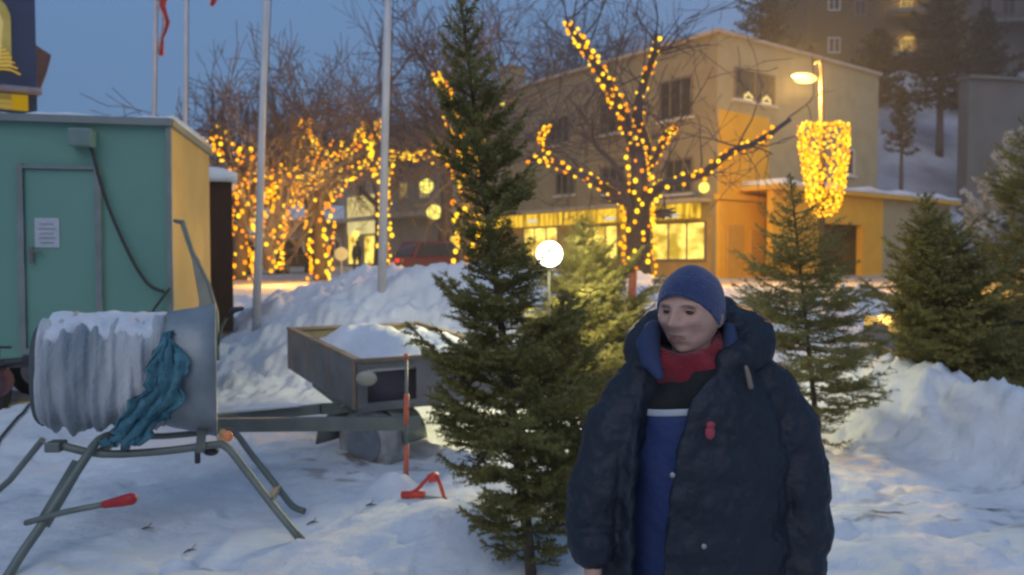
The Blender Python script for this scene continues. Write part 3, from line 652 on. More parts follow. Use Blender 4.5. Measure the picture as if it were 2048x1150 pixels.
# ================================================================== TREES with lights
T1 = [([(1278, 600), (1277, 500), (1276, 430), (1280, 385)], .25, .22),
      ([(1278, 400), (1275, 310), (1245, 225), (1205, 150), (1165, 90), (1130, 42)], .17, .035),
      ([(1280, 400), (1290, 300), (1275, 230), (1290, 160), (1308, 110), (1312, 68)], .15, .035),
      ([(1276, 430), (1225, 385), (1170, 352), (1110, 328), (1055, 315)], .11, .03),
      ([(1282, 410), (1330, 368), (1400, 350), (1460, 305), (1510, 285), (1580, 240)], .11, .035),
      ([(1283, 370), (1310, 315), (1335, 270), (1352, 258)], .08, .03),
      ([(1100, 322), (1085, 290), (1085, 265), (1100, 255)], .04, .02),
      ([(1279, 420), (1230, 330), (1190, 290), (1185, 240)], .07, .02)]
tr, pa = litree('broad bare tree wrapped in amber lights in front of the shops, behind the man', 15, T1, 11, (2, 20, 1.1), kids=(2, 3), minr=.010)
lightstring('amber lights wound round the broad bare tree behind the man', [(pa[0][0], .27, .23, 3.2), (pa[1][0], .17, .05, 2.0), (pa[2][0], .13, .04, .8), (pa[3][0], .1, .04, 1.0), ([p for p in pa[4][0]][:19], .1, .04, 1.0), (pa[5][0], .08, .03, 1.5), (pa[6][0], .04, .02, 1.2)], 350, .036, 3, 0, lampat=[(P(1255, 320, 13.6), 8), (P(1240, 500, 13.6), 8)])
T2 = [([(640, 560), (641, 480), (632, 410), (622, 370)], .24, .2), ([(624, 380), (615, 320), (608, 270), (612, 238)], .17, .06), ([(630, 390), (585, 335), (540, 300)], .12, .04), ([(634, 400), (672, 350), (712, 320), (735, 285), (745, 245)], .13, .05), ([(622, 360), (600, 330), (560, 330), (520, 345)], .08, .04), ([(622, 350), (650, 300), (690, 300)], .08, .03)]
tr, pb_ = litree('bare tree wrapped in dense amber lights at the middle left, a dark trunk below', 28, T2, 21, (2, 30, 2.0), minr=.02)
lightstring('dense amber lights on the dark-trunked tree between the two big flagpoles', [(pb_[0][0], .3, .5, 1.6), (pb_[1][0], .75, .1, 2.8), (pb_[2][0], .4, .2, 1.6), (pb_[3][0], .4, .35, 2.4), (pb_[4][0], .35, .25, 1.4), (pb_[5][0], .35, .15, .9)], 430, .058, 4, 0, bias=(.4, .62), lampat=[(P(620, 350, 26.0), 110), (P(680, 490, 25.0), 180)])
T3 = [([(480, 560), (484, 470), (488, 400), (485, 350)], .22, .2), ([(486, 390), (470, 330), (445, 290), (418, 262)], .16, .06), ([(490, 420), (530, 370), (575, 350)], .14, .08), ([(486, 360), (495, 320), (490, 300)], .1, .05), ([(540, 540), (540, 470), (560, 400), (580, 350)], .2, .1)]
tr, pc = litree('leftmost bare tree wrapped in amber lights, beside the dark hut', 25, T3, 31, (2, 30, 1.9), minr=.02)
lightstring('amber lights on the leftmost tree, half hidden by the dark hut and a flagpole', [(pc[0][0], .3, .5, 1.8), (pc[1][0][6:], .25, .25, 1.3), (pc[2][0], .3, .25, 1.4), (pc[3][0], .35, .1, 1.0), (pc[4][0], .4, .3, 2.2)], 370, .055, 5, 0, bias=(.4, .5), lampat=[(P(500, 400, 23.3), 80), (P(540, 490, 22.3), 170)])
T4 = [([(772, 560), (770, 480), (768, 400), (765, 330)], .10, .08), ([(766, 350), (760, 300), (742, 250)], .09, .04), ([(766, 310), (800, 308), (840, 312), (868, 296), (880, 306), (862, 316)], .05, .05)]
tr, pd = litree('slim bare tree with lights close behind the thickest flagpole', 24, T4, 41, (2, 30, 1.4), minr=.016)
lightstring('thin strand of lights behind the thickest flagpole, looping out to the right', [(pd[0][0], .14, .12, 1.1), (pd[1][0], .25, .3, 2.2), (pd[2][0], .06, .10, 1.5)], 150, .055, 6, 0, bias=(.2, .95), lampat=[(P(770, 500, 23.2), 60)])
T5 = [([(935, 560), (935, 450), (940, 350), (930, 290)], .2, .16), ([(930, 290), (905, 240), (895, 190), (868, 145)], .12, .03), ([(932, 320), (960, 260), (985, 200)], .1, .03), ([(936, 350), (915, 330), (900, 320)], .06, .03)]
tr, pe = litree('bare tree with lights mostly hidden behind the big spruce', 19, T5, 51, (2, 30, 1.6), minr=.016)
lightstring('amber lights showing through and above left of the big spruce', [(pe[0][0], .25, .3, 1.5), (pe[1][0], .15, .04, 1.3), (pe[2][0][:6], .2, .1, .5), (pe[3][0], .2, .1, .8)], 110, .055, 7, 0, bias=(.4, .8), lampat=[(P(930, 420, 18.3), 50)])
# dense background bare trees
def bigbare(u, vb, D, h, seed, label, spread=.62, L0=3.2, r0=.32, depth=5):
    b = P(u, vb, D); b.z = .9; rg = np.random.default_rng(seed); root = thing('bare_tree', label, 'tree', b, 0, 'bare trees on the square')
    t = MB(b); top = b+Vector((rg.uniform(-.4, .4), 0, h*.34)); t.tube([b, b.lerp(top, .5)+Vector((.1, 0, 0)), top], [r0, r0*.85, r0*.75], 9); t.build('trunk', BARK, root, True)
    m = MB(b)
    for k in range(6):
        a = k*1.05+rg.uniform(-.3, .3); d = Vector((math.cos(a)*.8, math.sin(a)*.6, rg.uniform(.5, 1.5)))
        twigs(m, top-Vector((0, 0, rg.uniform(0, h*.08))), d, L0*h/11, r0*.5, depth-1, rg, spread, (3, 4), .35, .22, .012*D/40)
    m.build('branches', TWIG, root, fix=False)
bigbare(620, 520, 46, 15.5, 61, 'tall dusky bare tree rising above the middle-left lights, with the thickest bole')
bigbare(470, 520, 44, 12.5, 62, 'dusky bare tree at left, its twigs spread behind the two thin flagpoles')
bigbare(755, 520, 50, 14.0, 63, 'dusky bare tree rising right behind the thickest flagpole')
bigbare(880, 520, 36, 15.5, 64, 'bare tree with a wide crown left of the big spruce tip')
bigbare(1090, 520, 56, 23, 65, 'bare tree with a stubby dark bole over the roof, right of the spruce tip', .7, 3.4, .5)
bigbare(1260, 520, 54, 24, 66, 'bare tree above the long roof behind the broad lit tree', .75, 3.6, .4)
# dark conifers on the hill
PR = [(0, .5), (.2, .95), (.5, .9), (.8, .55), (1, .05)]
def pine(u, D, zb_, zt, wpx, t0, seed, label, tr=.28, nb=90):
    b = P(u, 500, D); b.z = hz(b.x, D)-.2 if zb_ is None else zb_; h = zt-b.z; s = wpx/2*D/F
    spruce('pine_tree', label, b, h, [(a, r_*s) for a, r_ in PR], (0, 0), nb, (.32, .10), .13, .42, seed, (-5, 35), TWIG, NEEDLE_D, tr, t0, 'dark conifers on the hill', 'pine tree', 2)
pine(1875, 56, None, P(0, -60, 56).z, 190, .28, 71, 'large dark pine in front of the round balconies, trunk on the snowy hill')
pine(1800, 50, None, P(0, 175, 50).z, 90, .45, 72, 'small dark pine with a thin crooked trunk on the snowy hill', .16, 34)
pine(1520, 62, None, P(0, -70, 62).z, 210, .2, 73, 'dark conifer rising right behind the corner building roof')
pine(1960, 62, None, P(0, 20, 62).z, 150, .15, 74, 'dark conifer before the grey apartment block, furthest right of the hill conifers')
pine(1750, 64, None, P(0, 60, 64).z, 130, .15, 75, 'dark conifer low against the dark apartment block, just over the corner building end')
# ================================================================== STREET LAMP with light ornament
SD = 21; hp = P(1610, 158, SD); pp_ = P(1644, 150, SD); pbz = P(1644, 560, SD); pbz.z = gz(pbz.x, pbz.y)-.05
sl_ = thing('street_lamp', 'orange-glowing street lamp on a slim pole before the corner building', 'street lamp', pbz)
m = MB(pbz); m.tube([pbz, P(1644, 300, SD), P(1642, 138, SD), P(1640, 120, SD), P(1628, 128, SD)], [.09, .07, .06, .05, .04], 10); m.build('pole', mat('grey_pink_pole', (.022, .016, .018), (.03, .022, .024), .5, 4), sl_, True)
m = MB(pbz); m.ell(hp+Vector((0, 0, .08)), (.36, .16, .09), 16, 8); m.build('lamp_head', FRAMED, sl_, True)
m = MB(pbz); m.ell(hp+Vector((0, -.02, .0)), (.30, .15, .115), 16, 8); m.build('diffuser', glow('sodium_glass', (1.0, .58, .14), 2.2, False), sl_, True)
lamp('sodium_light', hp+Vector((-.35, -.25, -.2)), (1, .52, .09), 2100, .3, sl_)
outl = [(1600, 256), (1606, 248), (1645, 254), (1686, 248), (1694, 254), (1692, 300), (1689, 345), (1680, 395), (1668, 425), (1636, 428), (1620, 405), (1612, 350), (1604, 300), (1600, 256)]
od = SD-.25
po = [P(u, v, od) for u, v in outl]; inner = [[P(1645+(u-1645)*s_, 335+(v-335)*s_, od) for u, v in outl] for s_ in (.80, .55, .28)]
orn = lightstring('shield-shaped ornament of dense amber lights on the street lamp pole', [(po, .04, .04, 1), (inner[0], .06, .06, 1), (inner[1], .06, .06, 1.0), (inner[2], .06, .06, .5), ([P(1625, 260, od), P(1632, 330, od), P(1645, 410, od)], .05, .05, .7)], 460, .040, 8, 0, name='light_ornament', cat='light ornament', bias=(.45, .8), lampat=[(P(1645, 335, SD-1.0), 40)], group=None)
m = MB(po[0]); m.tube(po, .02, 6); m.build('frame', FRAMED, orn)
# no lamp at the end wall; its yellow light is in the wall colour
# ================================================================== CARS, far walker, round sign
def car(label, loc, rz, paint, L=4.4, W=1.8, Hh=1.5, suv=False, tail=True):
    root = thing('parked_car', label, 'car', loc, rz, 'cars parked behind the snow bank')
    hl = L/2; bt = .95 if suv else .85
    side = [(-hl, .35), (-hl+.02, .75), (-hl+.12, bt), (hl-1.2, bt+.03), (hl-.35, bt-.12), (hl-.03, .62), (hl, .35)]
    m = MB(); rr = []
    for y_ in (-W/2, -W/2+.08, W/2-.08, W/2):
        e = .0 if abs(y_) < W/2-.01 else .05; rr.append([(x_*(1-e*.4), y_, z_-(e if z_ > .5 else -e)) for x_, z_ in side])
    m.loft(rr); body = m.build('body', paint, root, bevel=.03)
    top = [(-hl+.18 if suv else -hl+.6, bt), (-hl+.3 if suv else -hl+1.0, Hh), (hl-1.9, Hh), (hl-1.15, bt)]
    m = MB(); m.loft([[(x_*.99, y_*(W/2-.06 if z_ < Hh-.1 else W/2-.22), z_) for x_, z_ in top] for y_ in (-1, 1)]); m.build('roof', paint, root, bevel=.05)
    for s_ in (-1, 1):
        y0_ = s_*(W/2-.055); y1_ = s_*(W/2-.19)
        m = MB(); b0, b1 = top[0][0]+.15, top[3][0]-.15; c0, c1 = top[1][0]+.1, top[2][0]-.05; ym = y1_; m.add([(b0, y0_, bt+.05), (b1, y0_, bt+.05), (c1, ym, Hh-.1), (c0, ym, Hh-.1)], [(0, 1, 2, 3)]); m.build('side_window', GLASSD, root, fix=False)
        for x_ in (-hl+.75, hl-.8):
            m = MB(); m.tube([(x_, s_*(W/2-.2), .32), (x_, s_*(W/2+.01), .32)], .32, 18); wh = m.build('wheel', RUB, root, bevel=.03); m = MB(); m.tube([(x_, s_*(W/2-.02), .32), (x_, s_*(W/2+.025), .32)], .19, 12); m.build('rim', RIM, wh)
        m = MB(); m.box((-hl-.0, s_*(W/2-.25), .72), (.08, .32, .16)); m.build('tail_light', glow('red_tail_light', (1, .06, .02), .5 if tail else .1, False), root, bevel=.02)
        m = MB(); m.box((hl-.06, s_*(W/2-.3), .62), (.12, .35, .13)); m.build('headlight', glow('headlight_glow', (1, .6, .15), .35, False), root, bevel=.02)
    xb = top[0][0]; m = MB(); m.add([(xb-.005, -.65, bt+.06), (xb-.005, .65, bt+.06), (top[1][0]-.03, .55, Hh-.1), (top[1][0]-.03, -.55, Hh-.1)], [(0, 1, 2, 3)]); m.build('rear_window', GLASSD, root, fix=False)
    m = MB(); m.box((-hl-.01, 0, .55), (.03, .5, .11)); m.build('number_plate', FRAMEW, root); return root
DARKP = mat('dark_car_paint', (.02, .02, .022), (.03, .03, .033), .3, 3); REDP = mat('dark_red_paint', (.08, .015, .02), (.11, .02, .03), .3, 3)
def cpos(u, D, dz=0): return Vector((P(u, 500, D).x, D, gz(P(u, 500, D).x, D)+dz))
car('dark boxy car seen from behind, tail lights on, between the lit trees', cpos(566, 44), R(80), DARKP, 4.4, 1.9, 1.9, True)
car('dark red car with a bright tail light, just left of the big spruce', cpos(872, 34), R(38), REDP, 4.5, 1.8, 1.55)
car('dark car behind the leftmost flagpole lights, mostly hidden', cpos(500, 40), R(75), DARKP, 4.3, 1.8, 1.7)
car('dark car at the right edge with a yellow headlight showing between the spruces', Vector((P(2130, 500, 9.9).x, 9.9, .25)), R(170), DARKP, 4.3, 1.8, 1.35)
# small walker
SKINW = mat('far_dark_clothes', (.02, .02, .025), (.035, .035, .04), .8)
wq = cpos(714, 46, .05); wk = MB(wq)
for s_ in (-1, 1): wk.rtube([wq+Vector((s_*.1, s_*.05, .85)), wq+Vector((s_*.13, s_*.12, .45)), wq+Vector((s_*.12, s_*.2, .06)), wq+Vector((s_*.12, s_*.2-.1, .04))], [.1, .075, .055, .05])
for s_ in (-1, 1): wk.rtube([wq+Vector((s_*.17, 0, 1.4)), wq+Vector((s_*.26, 0, 1.1)), wq+Vector((s_*.24, -.1, .85)), wq+Vector((s_*.23, -.14, .75))], [.07, .055, .045, .04])
wk.rtube([wq+Vector((0, 0, .85)), wq+Vector((0, 0, 1.15)), wq+Vector((0, 0, 1.4)), wq+Vector((0, 0, 1.5)), wq+Vector((0, 0, 1.58))], [.16, .17, .19, .08, .07]); wk.ell(wq+Vector((0, 0, 1.66)), (.09, .11, .12))
wo = wk.build('person', SKINW, None, True); rm = wo.modifiers.new('join', 'REMESH'); rm.mode = 'VOXEL'; rm.voxel_size = .03; rm.use_smooth_shade = True
tag(wo, 'tiny distant walker in dark clothes passing the lit shop entrance', 'person')
rs = cpos(683, 30); rsz = P(683, 508, 30).z
r_ = thing('round_sign', 'round pale sign on a post beside the dark trunk of the middle-left tree', 'sign', rs)
m = MB(); m.tube([(0, 0, 0), (0, 0, rsz-rs.z+.1)], .03, 8); m.build('post', POLE, r_); m = MB(); m.tube([(0, -.03, rsz-rs.z), (0, -.06, rsz-rs.z)], .26, 24); m.build('disc', mat('pale_sign_face', (.62, .72, .6), (.68, .76, .66), .4), r_, bevel=.01)
sp_ = P(1262, 562, 11.5); m = MB(Vector((sp_.x, 11.5, gz(sp_.x, 11.5)))); o_ = m.o.copy(); m.tube([o_, Vector((o_.x+.03, 11.5, P(1262, 540, 11.5).z))], .06, 8); tag(m.build('marker_post', mat('orange_plastic', (.65, .13, .03), (.75, .18, .05), .5), None, True), 'orange snow marker post at the foot of the broad lit tree', 'marker post')
# ================================================================== FLOODLIGHT
fq = P(1099, 508, 8.6); fb = Vector((fq.x, 8.6, gz(fq.x, 8.6)))
fl = thing('work_light', 'dazzling white work light on a tripod between the big spruce and the lit tree', 'work light', fb)
m = MB(fb); m.tube([fq+Vector((0, .14, 0)), fb], .014, 8)
for k in range(3):
    a = k*2.1+.4; m.tube([fb+Vector((0, 0, .7)), fb+Vector((.4*math.cos(a), .4*math.sin(a), 0))], .013, 6)
m.build('tripod', mat('black_tripod', (.008, .008, .008), (.012, .012, .012), .7), fl)
m = MB(fb); m.box(fq+Vector((0, .09, 0)), (.19, .1, .18)); m.build('housing', MATS['dark_steel'], fl, bevel=.02)
m = MB(fb); m.ell(fq, (.14, .05, .138), 20, 12); m.build('lens', glow('white_floodlight', (1, .97, .72), 4, False), fl, True)
lamp('floodlight', fq+Vector((.02, -.12, 0)), (1, .92, .50), 140, .14, fl)
# ================================================================== FRONT SPRUCES
def sp(label, ub, top, D, prof, dens, seed, wide=1, **k):
    """prof: list of (v, radius px)"""
    b = P(ub, 900, D); b.z = gz(b.x, D)-.03; tp = P(top[0], top[1], D-.1); h = tp.z-b.z
    pr = sorted([((P(ub, v, D).z-b.z)/h, w_*wide*D/F) for v, w_ in prof])
    return spruce('spruce_tree', label, b, h, pr, (tp.x-b.x, tp.y-b.y), dens, seed=seed, group='cut spruces for sale in the snow', **k)
sp('tallest cut spruce in the middle, narrow and leaning left, its tip above the frame', 1068, (918, -25), 4.15, [(1135, 75), (1100, 115), (1040, 150), (950, 180), (850, 205), (740, 185), (650, 150), (600, 130), (480, 115), (350, 120), (250, 110), (170, 75), (90, 62), (20, 38), (-25, 12)], 172, 101, needle=(.019, .0042), step=.0055, spacing=.026, per=3, wide=.98, t0=.03, up=(12, 45), tr=.028)
sp('bushy spruce lit yellow-green by the white work light, behind the tallest spruce', 1185, (1165, 430), 9.6, [(800, 150), (700, 155), (620, 130), (560, 95), (500, 55), (430, 6)], 110, 102, needle=(.024, .006), step=.009, spacing=.038, per=3, wide=1.1)
sp('low dark spruce wedged between the tallest one and the man', 1165, (1125, 590), 4.9, [(1100, 80), (1000, 120), (850, 125), (750, 90), (650, 45), (590, 8)], 150, 103, needle=(.02, .005), step=.007, spacing=.03, per=3)
sp('sparse spruce right of the man with snow showing through its branches', 1640, (1580, 345), 6.9, [(860, 60), (800, 115), (720, 165), (650, 150), (570, 125), (500, 95), (430, 55), (380, 22), (345, 5)], 120, 104, needle=(.024, .0055), step=.010, spacing=.048, per=3, wide=1.1, up=(0, 35), tr=.026)
sp('full dark spruce standing on the snow heap at the right', 1935, (1850, 385), 7.9, [(820, 90), (760, 140), (700, 150), (620, 120), (550, 95), (480, 62), (430, 32), (385, 6)], 165, 105, needle=(.026, .007), step=.009, spacing=.04, per=3, wide=1.15)
sp('spruce cut off by the right edge of the photo', 2075, (2060, 215), 9.0, [(600, 120), (500, 115), (420, 95), (340, 65), (270, 35), (215, 6)], 110, 106, needle=(.028, .008), step=.011, spacing=.05, per=3, wide=1.1)
sp('small spruce half hidden behind the man at his right shoulder', 1262, (1250, 565), 9.2, [(800, 70), (720, 75), (650, 45), (585, 5)], 55, 107, needle=(.024, .0055), step=.013, spacing=.06)
sb = P(2035, 600, 12.6); sb.z = gz(sb.x, 12.6)-.05
spruce('snowy_bush', 'tall rounded bush laden with snow at the right edge, behind the spruces', sb, P(2035, 262, 12.6).z-sb.z, [(0, 1.0), (.3, 1.15), (.6, .95), (.85, .55), (1, .12)], (.2, 0), 150, (.06, .03), .016, .10, 108, (15, 55), BARK, mat('snow_laden_twigs', (.34, .35, .33), (.60, .61, .60), .85, 3), .05, .02, None, 'bush', 3)
# ================================================================== NETTING FUNNEL
STEEL = mat('galvanised_steel', (.20, .23, .24), (.30, .33, .34), .45, 5, .1, 20, metal=.35)
FRM = mat('grey_green_steel_tube', (.13, .15, .13), (.19, .21, .18), .5, 6, metal=.3)
NET = mat('ruched_white_net', (.20, .24, .27), (.62, .62, .61), .85, 1.3, .7, 30, stretch=(2.6, 1, .8))
BLUE = mat('blue_net', (.03, .13, .18), (.11, .28, .34), .85, 9, 1.0, 60)
fr_ = P(432, 738, 5.3); ax = Vector((.938, .345, .0)).normalized(); ax_l = fr_-ax*1.0; ax_l.z += .02
fn = thing('netting_funnel', 'tree netting funnel on a bent steel tube stand, snow on its white net sleeve', 'netting machine', Vector((fr_.x-.6, 5.0, gz(fr_.x-.6, 5))))
up_ = Vector((0, 0, 1)); sd_ = ax.cross(up_)     # sd_ points towards camera
def ring(s, ry, rz_, n=40, wob=0, seed=0, cz=0, sq=2.4):
    c = ax_l.lerp(fr_, s); out_ = []
    for k in range(n):
        t = 2*PI*k/n; ct, st = math.cos(t), math.sin(t); q = (abs(ct)**sq+abs(st)**sq)**(-1/sq)
        rr = q*(1+wob*mnoise.noise(Vector((s*23+seed, ct*1.3, st*1.3))))
        out_.append(c+sd_*ct*ry*rr+up_*(st*rz_*rr+cz))
    return out_
m = MB(fn.location)
m.loft([ring(.66, .33, .35, cz=.01), ring(.75, .36, .38, cz=.01), ring(.88, .40, .405, cz=.005), ring(.995, .43, .435), ring(1.0, .45, .45)], cap=False)
m.loft([ring(1.0, .45, .45), ring(1.004, .42, .42)], cap=False); ob = m.build('funnel', STEEL, fn, True); sdm = ob.modifiers.new('s', 'SOLIDIFY'); sdm.thickness = .012
m = MB(fn.location); m.loft([ring(s, .30, .30) for s in (0.02, .35, .7)], cap=False); ob = m.build('net_tube', FRM, fn, True); sdm = ob.modifiers.new('s', 'SOLIDIFY'); sdm.thickness = .01
m = MB(fn.location); rings = []
for i in range(70):
    s = .0+.70*i/69; r0_ = .315+.035*math.sin(min(1, i/12)*PI/2)+.002*math.sin(i*1.15)+.008*math.sin(i*.41+1)+.012*mnoise.noise(Vector((i*.55, 0, 0))); rings.append(ring(s, r0_, r0_, 48, .16, 3))
m.loft(rings, cap=False); m.build('net_sleeve', NET, fn, True, fix=False)
m = MB(fn.location); rings = []
for i in range(16):
    s = -.03+.07*i/15; r0_ = .29+.03*math.sin(i/15*PI); rings.append(ring(s, r0_, r0_, 30))
m.loft(rings); m.build('end_ring', mat('dark_rubber_ring', (.05, .06, .06), (.08, .09, .09), .8), fn, True)
# snow lying on the sleeve
m = MB(fn.location); rings = []
for i in range(40):
    s = .05+.66*i/39; c = ax_l.lerp(fr_, s); e = math.sin(PI*min(1, .06+i/39*.97))**.3; row_ = []
    for k in range(15):
        t = PI*(.24+.09*mnoise.noise(Vector((s*6, 3, 3)))+(.52+.15*mnoise.noise(Vector((s*7, 5, 1))))*k/14); rr = (.345+.012*math.sin(PI*k/14)+.035*mnoise.noise(Vector((s*9, k*.33, 2)))); row_.append(c+sd_*math.cos(t)*(rr-(.03 if k in (0,14) else 0))+up_*(math.sin(t)*(rr-(.03 if k in (0,14) or i in (0,39) else 0))))
    rings.append(row_)
m.loft(rings, closed=False, cap=False); ob = m.build('snow_cap', SNOW2, fn, True, fix=False); sdm = ob.modifiers.new('s', 'SOLIDIFY'); sdm.thickness = .02
# blue net draped down the front
m = MB(fn.location); rows = []
edgeL = [(322, 668), (300, 730), (285, 780), (240, 830), (222, 868), (205, 893)]; edgeR = [(352, 660), (368, 725), (372, 770), (352, 815), (322, 850), (282, 890)]
for i in range(26):
    f_ = i/25*5; a_ = min(4, int(f_)); g_ = f_-a_; row_ = []
    for k in range(17):
        h_ = k/16; uL = edgeL[a_][0]*(1-g_)+edgeL[a_+1][0]*g_; vL = edgeL[a_][1]*(1-g_)+edgeL[a_+1][1]*g_; uR = edgeR[a_][0]*(1-g_)+edgeR[a_+1][0]*g_; vR = edgeR[a_][1]*(1-g_)+edgeR[a_+1][1]*g_
        u_ = uL+(uR-uL)*h_; v_ = vL+(vR-vL)*h_; zz = P(u_, v_, 4.8).z; s_ = (u_-80)/352; c = ax_l.lerp(fr_, s_); dz_ = zz-c.z; rr = .40
        dep = -math.sqrt(max(.02, rr*rr-min(dz_*dz_, rr*rr*.95))) if dz_ > -.25 else -.33
        fold = .014*math.sin(k*1.15+i*.35)+.010*math.sin(k*2.6-i*.5)+.03*mnoise.noise(Vector((k*.5, i*.35, 7)))+.025*mnoise.noise(Vector((k*1.1, i*.9, 2)))
        row_.append(P(u_+26*mnoise.noise(Vector((i*.45, 9, h_*1.5)))*(h_-.5)*2, v_+(18*mnoise.noise(Vector((k*.6, 4, 0))) if i > 18 else 0), c.y+dep*.94-.03+fold))
    rows.append(row_)
m.loft(rows, closed=False, cap=False); ob = m.build('blue_net', BLUE, fn, True, fix=False); sdm = ob.modifiers.new('s', 'SOLIDIFY'); sdm.thickness = .01
# stand
m = MB(fn.location)
fa = [P(118, 890, 4.72), P(205, 908, 4.78), P(330, 902, 4.9), P(425, 890, 5.0), P(452, 893, 5.02), P(480, 925, 5.0), P(545, 1010, 4.9), P(604, 1082, 4.8)]
m.tube(smooth_path(fa, 3), .024, 10); m.build('front_rail', FRM, fn, True)
m = MB(fn.location); m.tube(smooth_path([P(240, 872, 5.4), P(330, 872, 5.5), P(440, 862, 5.55), P(470, 866, 5.55), P(500, 905, 5.5), P(555, 975, 5.4), P(585, 1012, 5.3), P(608, 1022, 5.25)], 3), .022, 10); m.build('rear_rail', FRM, fn, True)
m = MB(fn.location); m.tube(smooth_path([P(232, 868, 4.95), P(198, 880, 4.8), P(165, 925, 4.66), P(90, 1040, 4.45), P(45, 1105, 4.32), P(5, 1170, 4.2)], 3), .026, 10); m.beam(P(158, 925, 4.66), P(85, 1050, 4.45), .065, .05, (0, 1, 0)); m.build('leg', FRM, fn, True)
m = MB(fn.location); m.tube([P(85, 880, 5.4), P(20, 960, 5.6), P(-60, 1030, 5.6)], .022, 8); m.build('leg', FRM, fn)
for a_, b_ in ((P(540, 1000, 4.9), P(556, 976, 5.4)), (P(200, 905, 4.8), P(240, 872, 5.4)), (P(440, 888, 5.0), P(445, 864, 5.5))):
    m = MB(fn.location); m.beam(a_, b_, .042); m.build('cross_brace', FRM, fn, bevel=.004)
m = MB(fn.location); m.box(P(112, 892, 4.72), (.09, .1, .06)); m.build('end_cap', FRM, fn, bevel=.008)
for u in (250, 400):
    m = MB(fn.location); m.beam(P(u, 900, 4.9), P(u+6, 835, 5.15), .05); m.build('upright', FRM, fn)
m = MB(fn.location); m.tube([P(52, 1046, 4.45), P(80, 1038, 4.42), P(130, 1024, 4.4), P(212, 1008, 4.36)], .017, 8); pl = m.build('pedal_lever', FRM, fn, True)
m = MB(fn.location); m.rtube([P(210, 1009, 4.36), P(240, 1003, 4.35), P(262, 998, 4.34)], [.022, .03, .034], 12); m.build('red_grip', mat('red_rubber', (.35, .012, .015), (.45, .02, .02), .5), pl, True)
m = MB(fn.location); m.ell(P(455, 872, 5.0), (.036, .02, .036), 16, 8); m.build('reflector', mat('orange_reflector', (.8, .25, .08), (.9, .32, .12), .3), fn, True)
m = MB(fn.location); m.box(P(395, 912, 4.98), (.025, .03, .09)); m.ell(P(422, 902, 5.05), (.05, .04, .03)); m.build('clamp', MATS['dark_steel'], fn)
m = MB(fn.location); m.tube(smooth_path([P(437, 690, 5.25), P(443, 655, 5.22), P(456, 632, 5.2)], 4), .010, 8); lv = m.build('release_lever', FRM, fn, True)
m = MB(fn.location); m.rtube([P(455, 633, 5.2), P(467, 620, 5.19), P(484, 617, 5.18)], [.014, .022, .014], 10); m.build('lever_handle', MATS['dark_steel'], lv, True)
# leaning sheet metal guard behind the funnel
gl = thing('sheet_metal_guard', 'bent sheet metal guard leaning between the cabin and the netting funnel', 'metal guard', P(420, 640, 6.6))
m = MB(gl.location); poly = [P(u, v, D) for u, v, D in ((348, 438, 6.9), (366, 440, 6.9), (384, 500, 6.8), (398, 520, 6.75), (416, 560, 6.7), (432, 620, 6.6), (434, 700, 6.5), (396, 700, 6.5), (398, 600, 6.65), (384, 520, 6.8), (360, 448, 6.9), (348, 446, 6.9))]; m.prism(poly, (0, .02, 0)); m.build('plate', mat('dull_tan_sheet', (.20, .19, .14), (.30, .28, .21), .6, 4), gl)
m = MB(gl.location); m.tube([P(348, 441, 6.88), P(366, 443, 6.88), P(385, 503, 6.78), P(416, 563, 6.68), P(434, 625, 6.58), P(436, 720, 6.4)], .014, 6); m.build('rim_bar', FRM, gl, True)
# ================================================================== TRAILER
TRP = mat('weathered_grey_steel', (.13, .13, .13), (.20, .195, .19), .6, 4, .3, 18, metal=.3); TRT = mat('worn_wood_rim', (.16, .12, .09), (.24, .18, .13), .8, 6)
A0 = Vector((-1.25, 6.4, 0)); sdv = Vector((-.51, .86, .056)); fvv = Vector((.86, .51, 0)); TB = .50; TT = .885; Ls_, Wf = 1.95, 1.4
tl = thing('utility_trailer', 'grey steel utility trailer behind the spruces with its box full of snow', 'trailer', (-.9, 7.4, gz(-.9, 7.4)))
def tq(a, b, z): return A0+sdv*a+fvv*b+Vector((0, 0, z))
def panel(p, q, z0_, z1_, th=.03):
    m = MB(tl.location); d = (q-p).normalized(); nn = Vector((-d.y, d.x, 0))*th; m.prism([p+Vector((0, 0, z0_)), q+Vector((0, 0, z0_)), q+Vector((0, 0, z1_)), p+Vector((0, 0, z1_))], nn); return m
m = panel(tq(.0, 0, 0), tq(Ls_, 0, 0), TB, TT); m.build('side_panel', TRP, tl)
m = panel(tq(0, Wf, 0), tq(Ls_, Wf, 0), TB, TT); m.build('side_panel', TRP, tl)
m = panel(tq(Ls_+.002, 0.03, 0), tq(Ls_+.002, Wf, 0), TB, TT-.004); m.build('tail_board', mat('olive_grey_board', (.13, .115, .07), (.18, .155, .10), .7, 4), tl)
m = MB(tl.location); pz = lambda b, z_: tq(-.01, b, z_)
for (b0, b1, z0_, z1_) in ((.0, .09, TB, TT-.002), (.52, .62, TB, TT-.002), (.09, .52, TT-.07, TT-.002), (.09, .52, TB, TB+.04), (.62, Wf, TB, TT-.003)):
    m.prism([pz(b0, z0_), pz(b1, z0_), pz(b1, z1_), pz(b0, z1_)], (-.012, .035, 0))
m.build('front_panel', TRP, tl)
m = MB(tl.location); m.prism([tq(.1, .05, TB), tq(.1, Wf-.05, TB), tq(.1, Wf-.05, TT-.12), tq(.1, .05, TT-.12)], (-.01, .02, 0)); m.build('inner_board', mat('dark_violet_steel', (.045, .04, .055), (.07, .065, .085), .6), tl)
m = MB(tl.location)
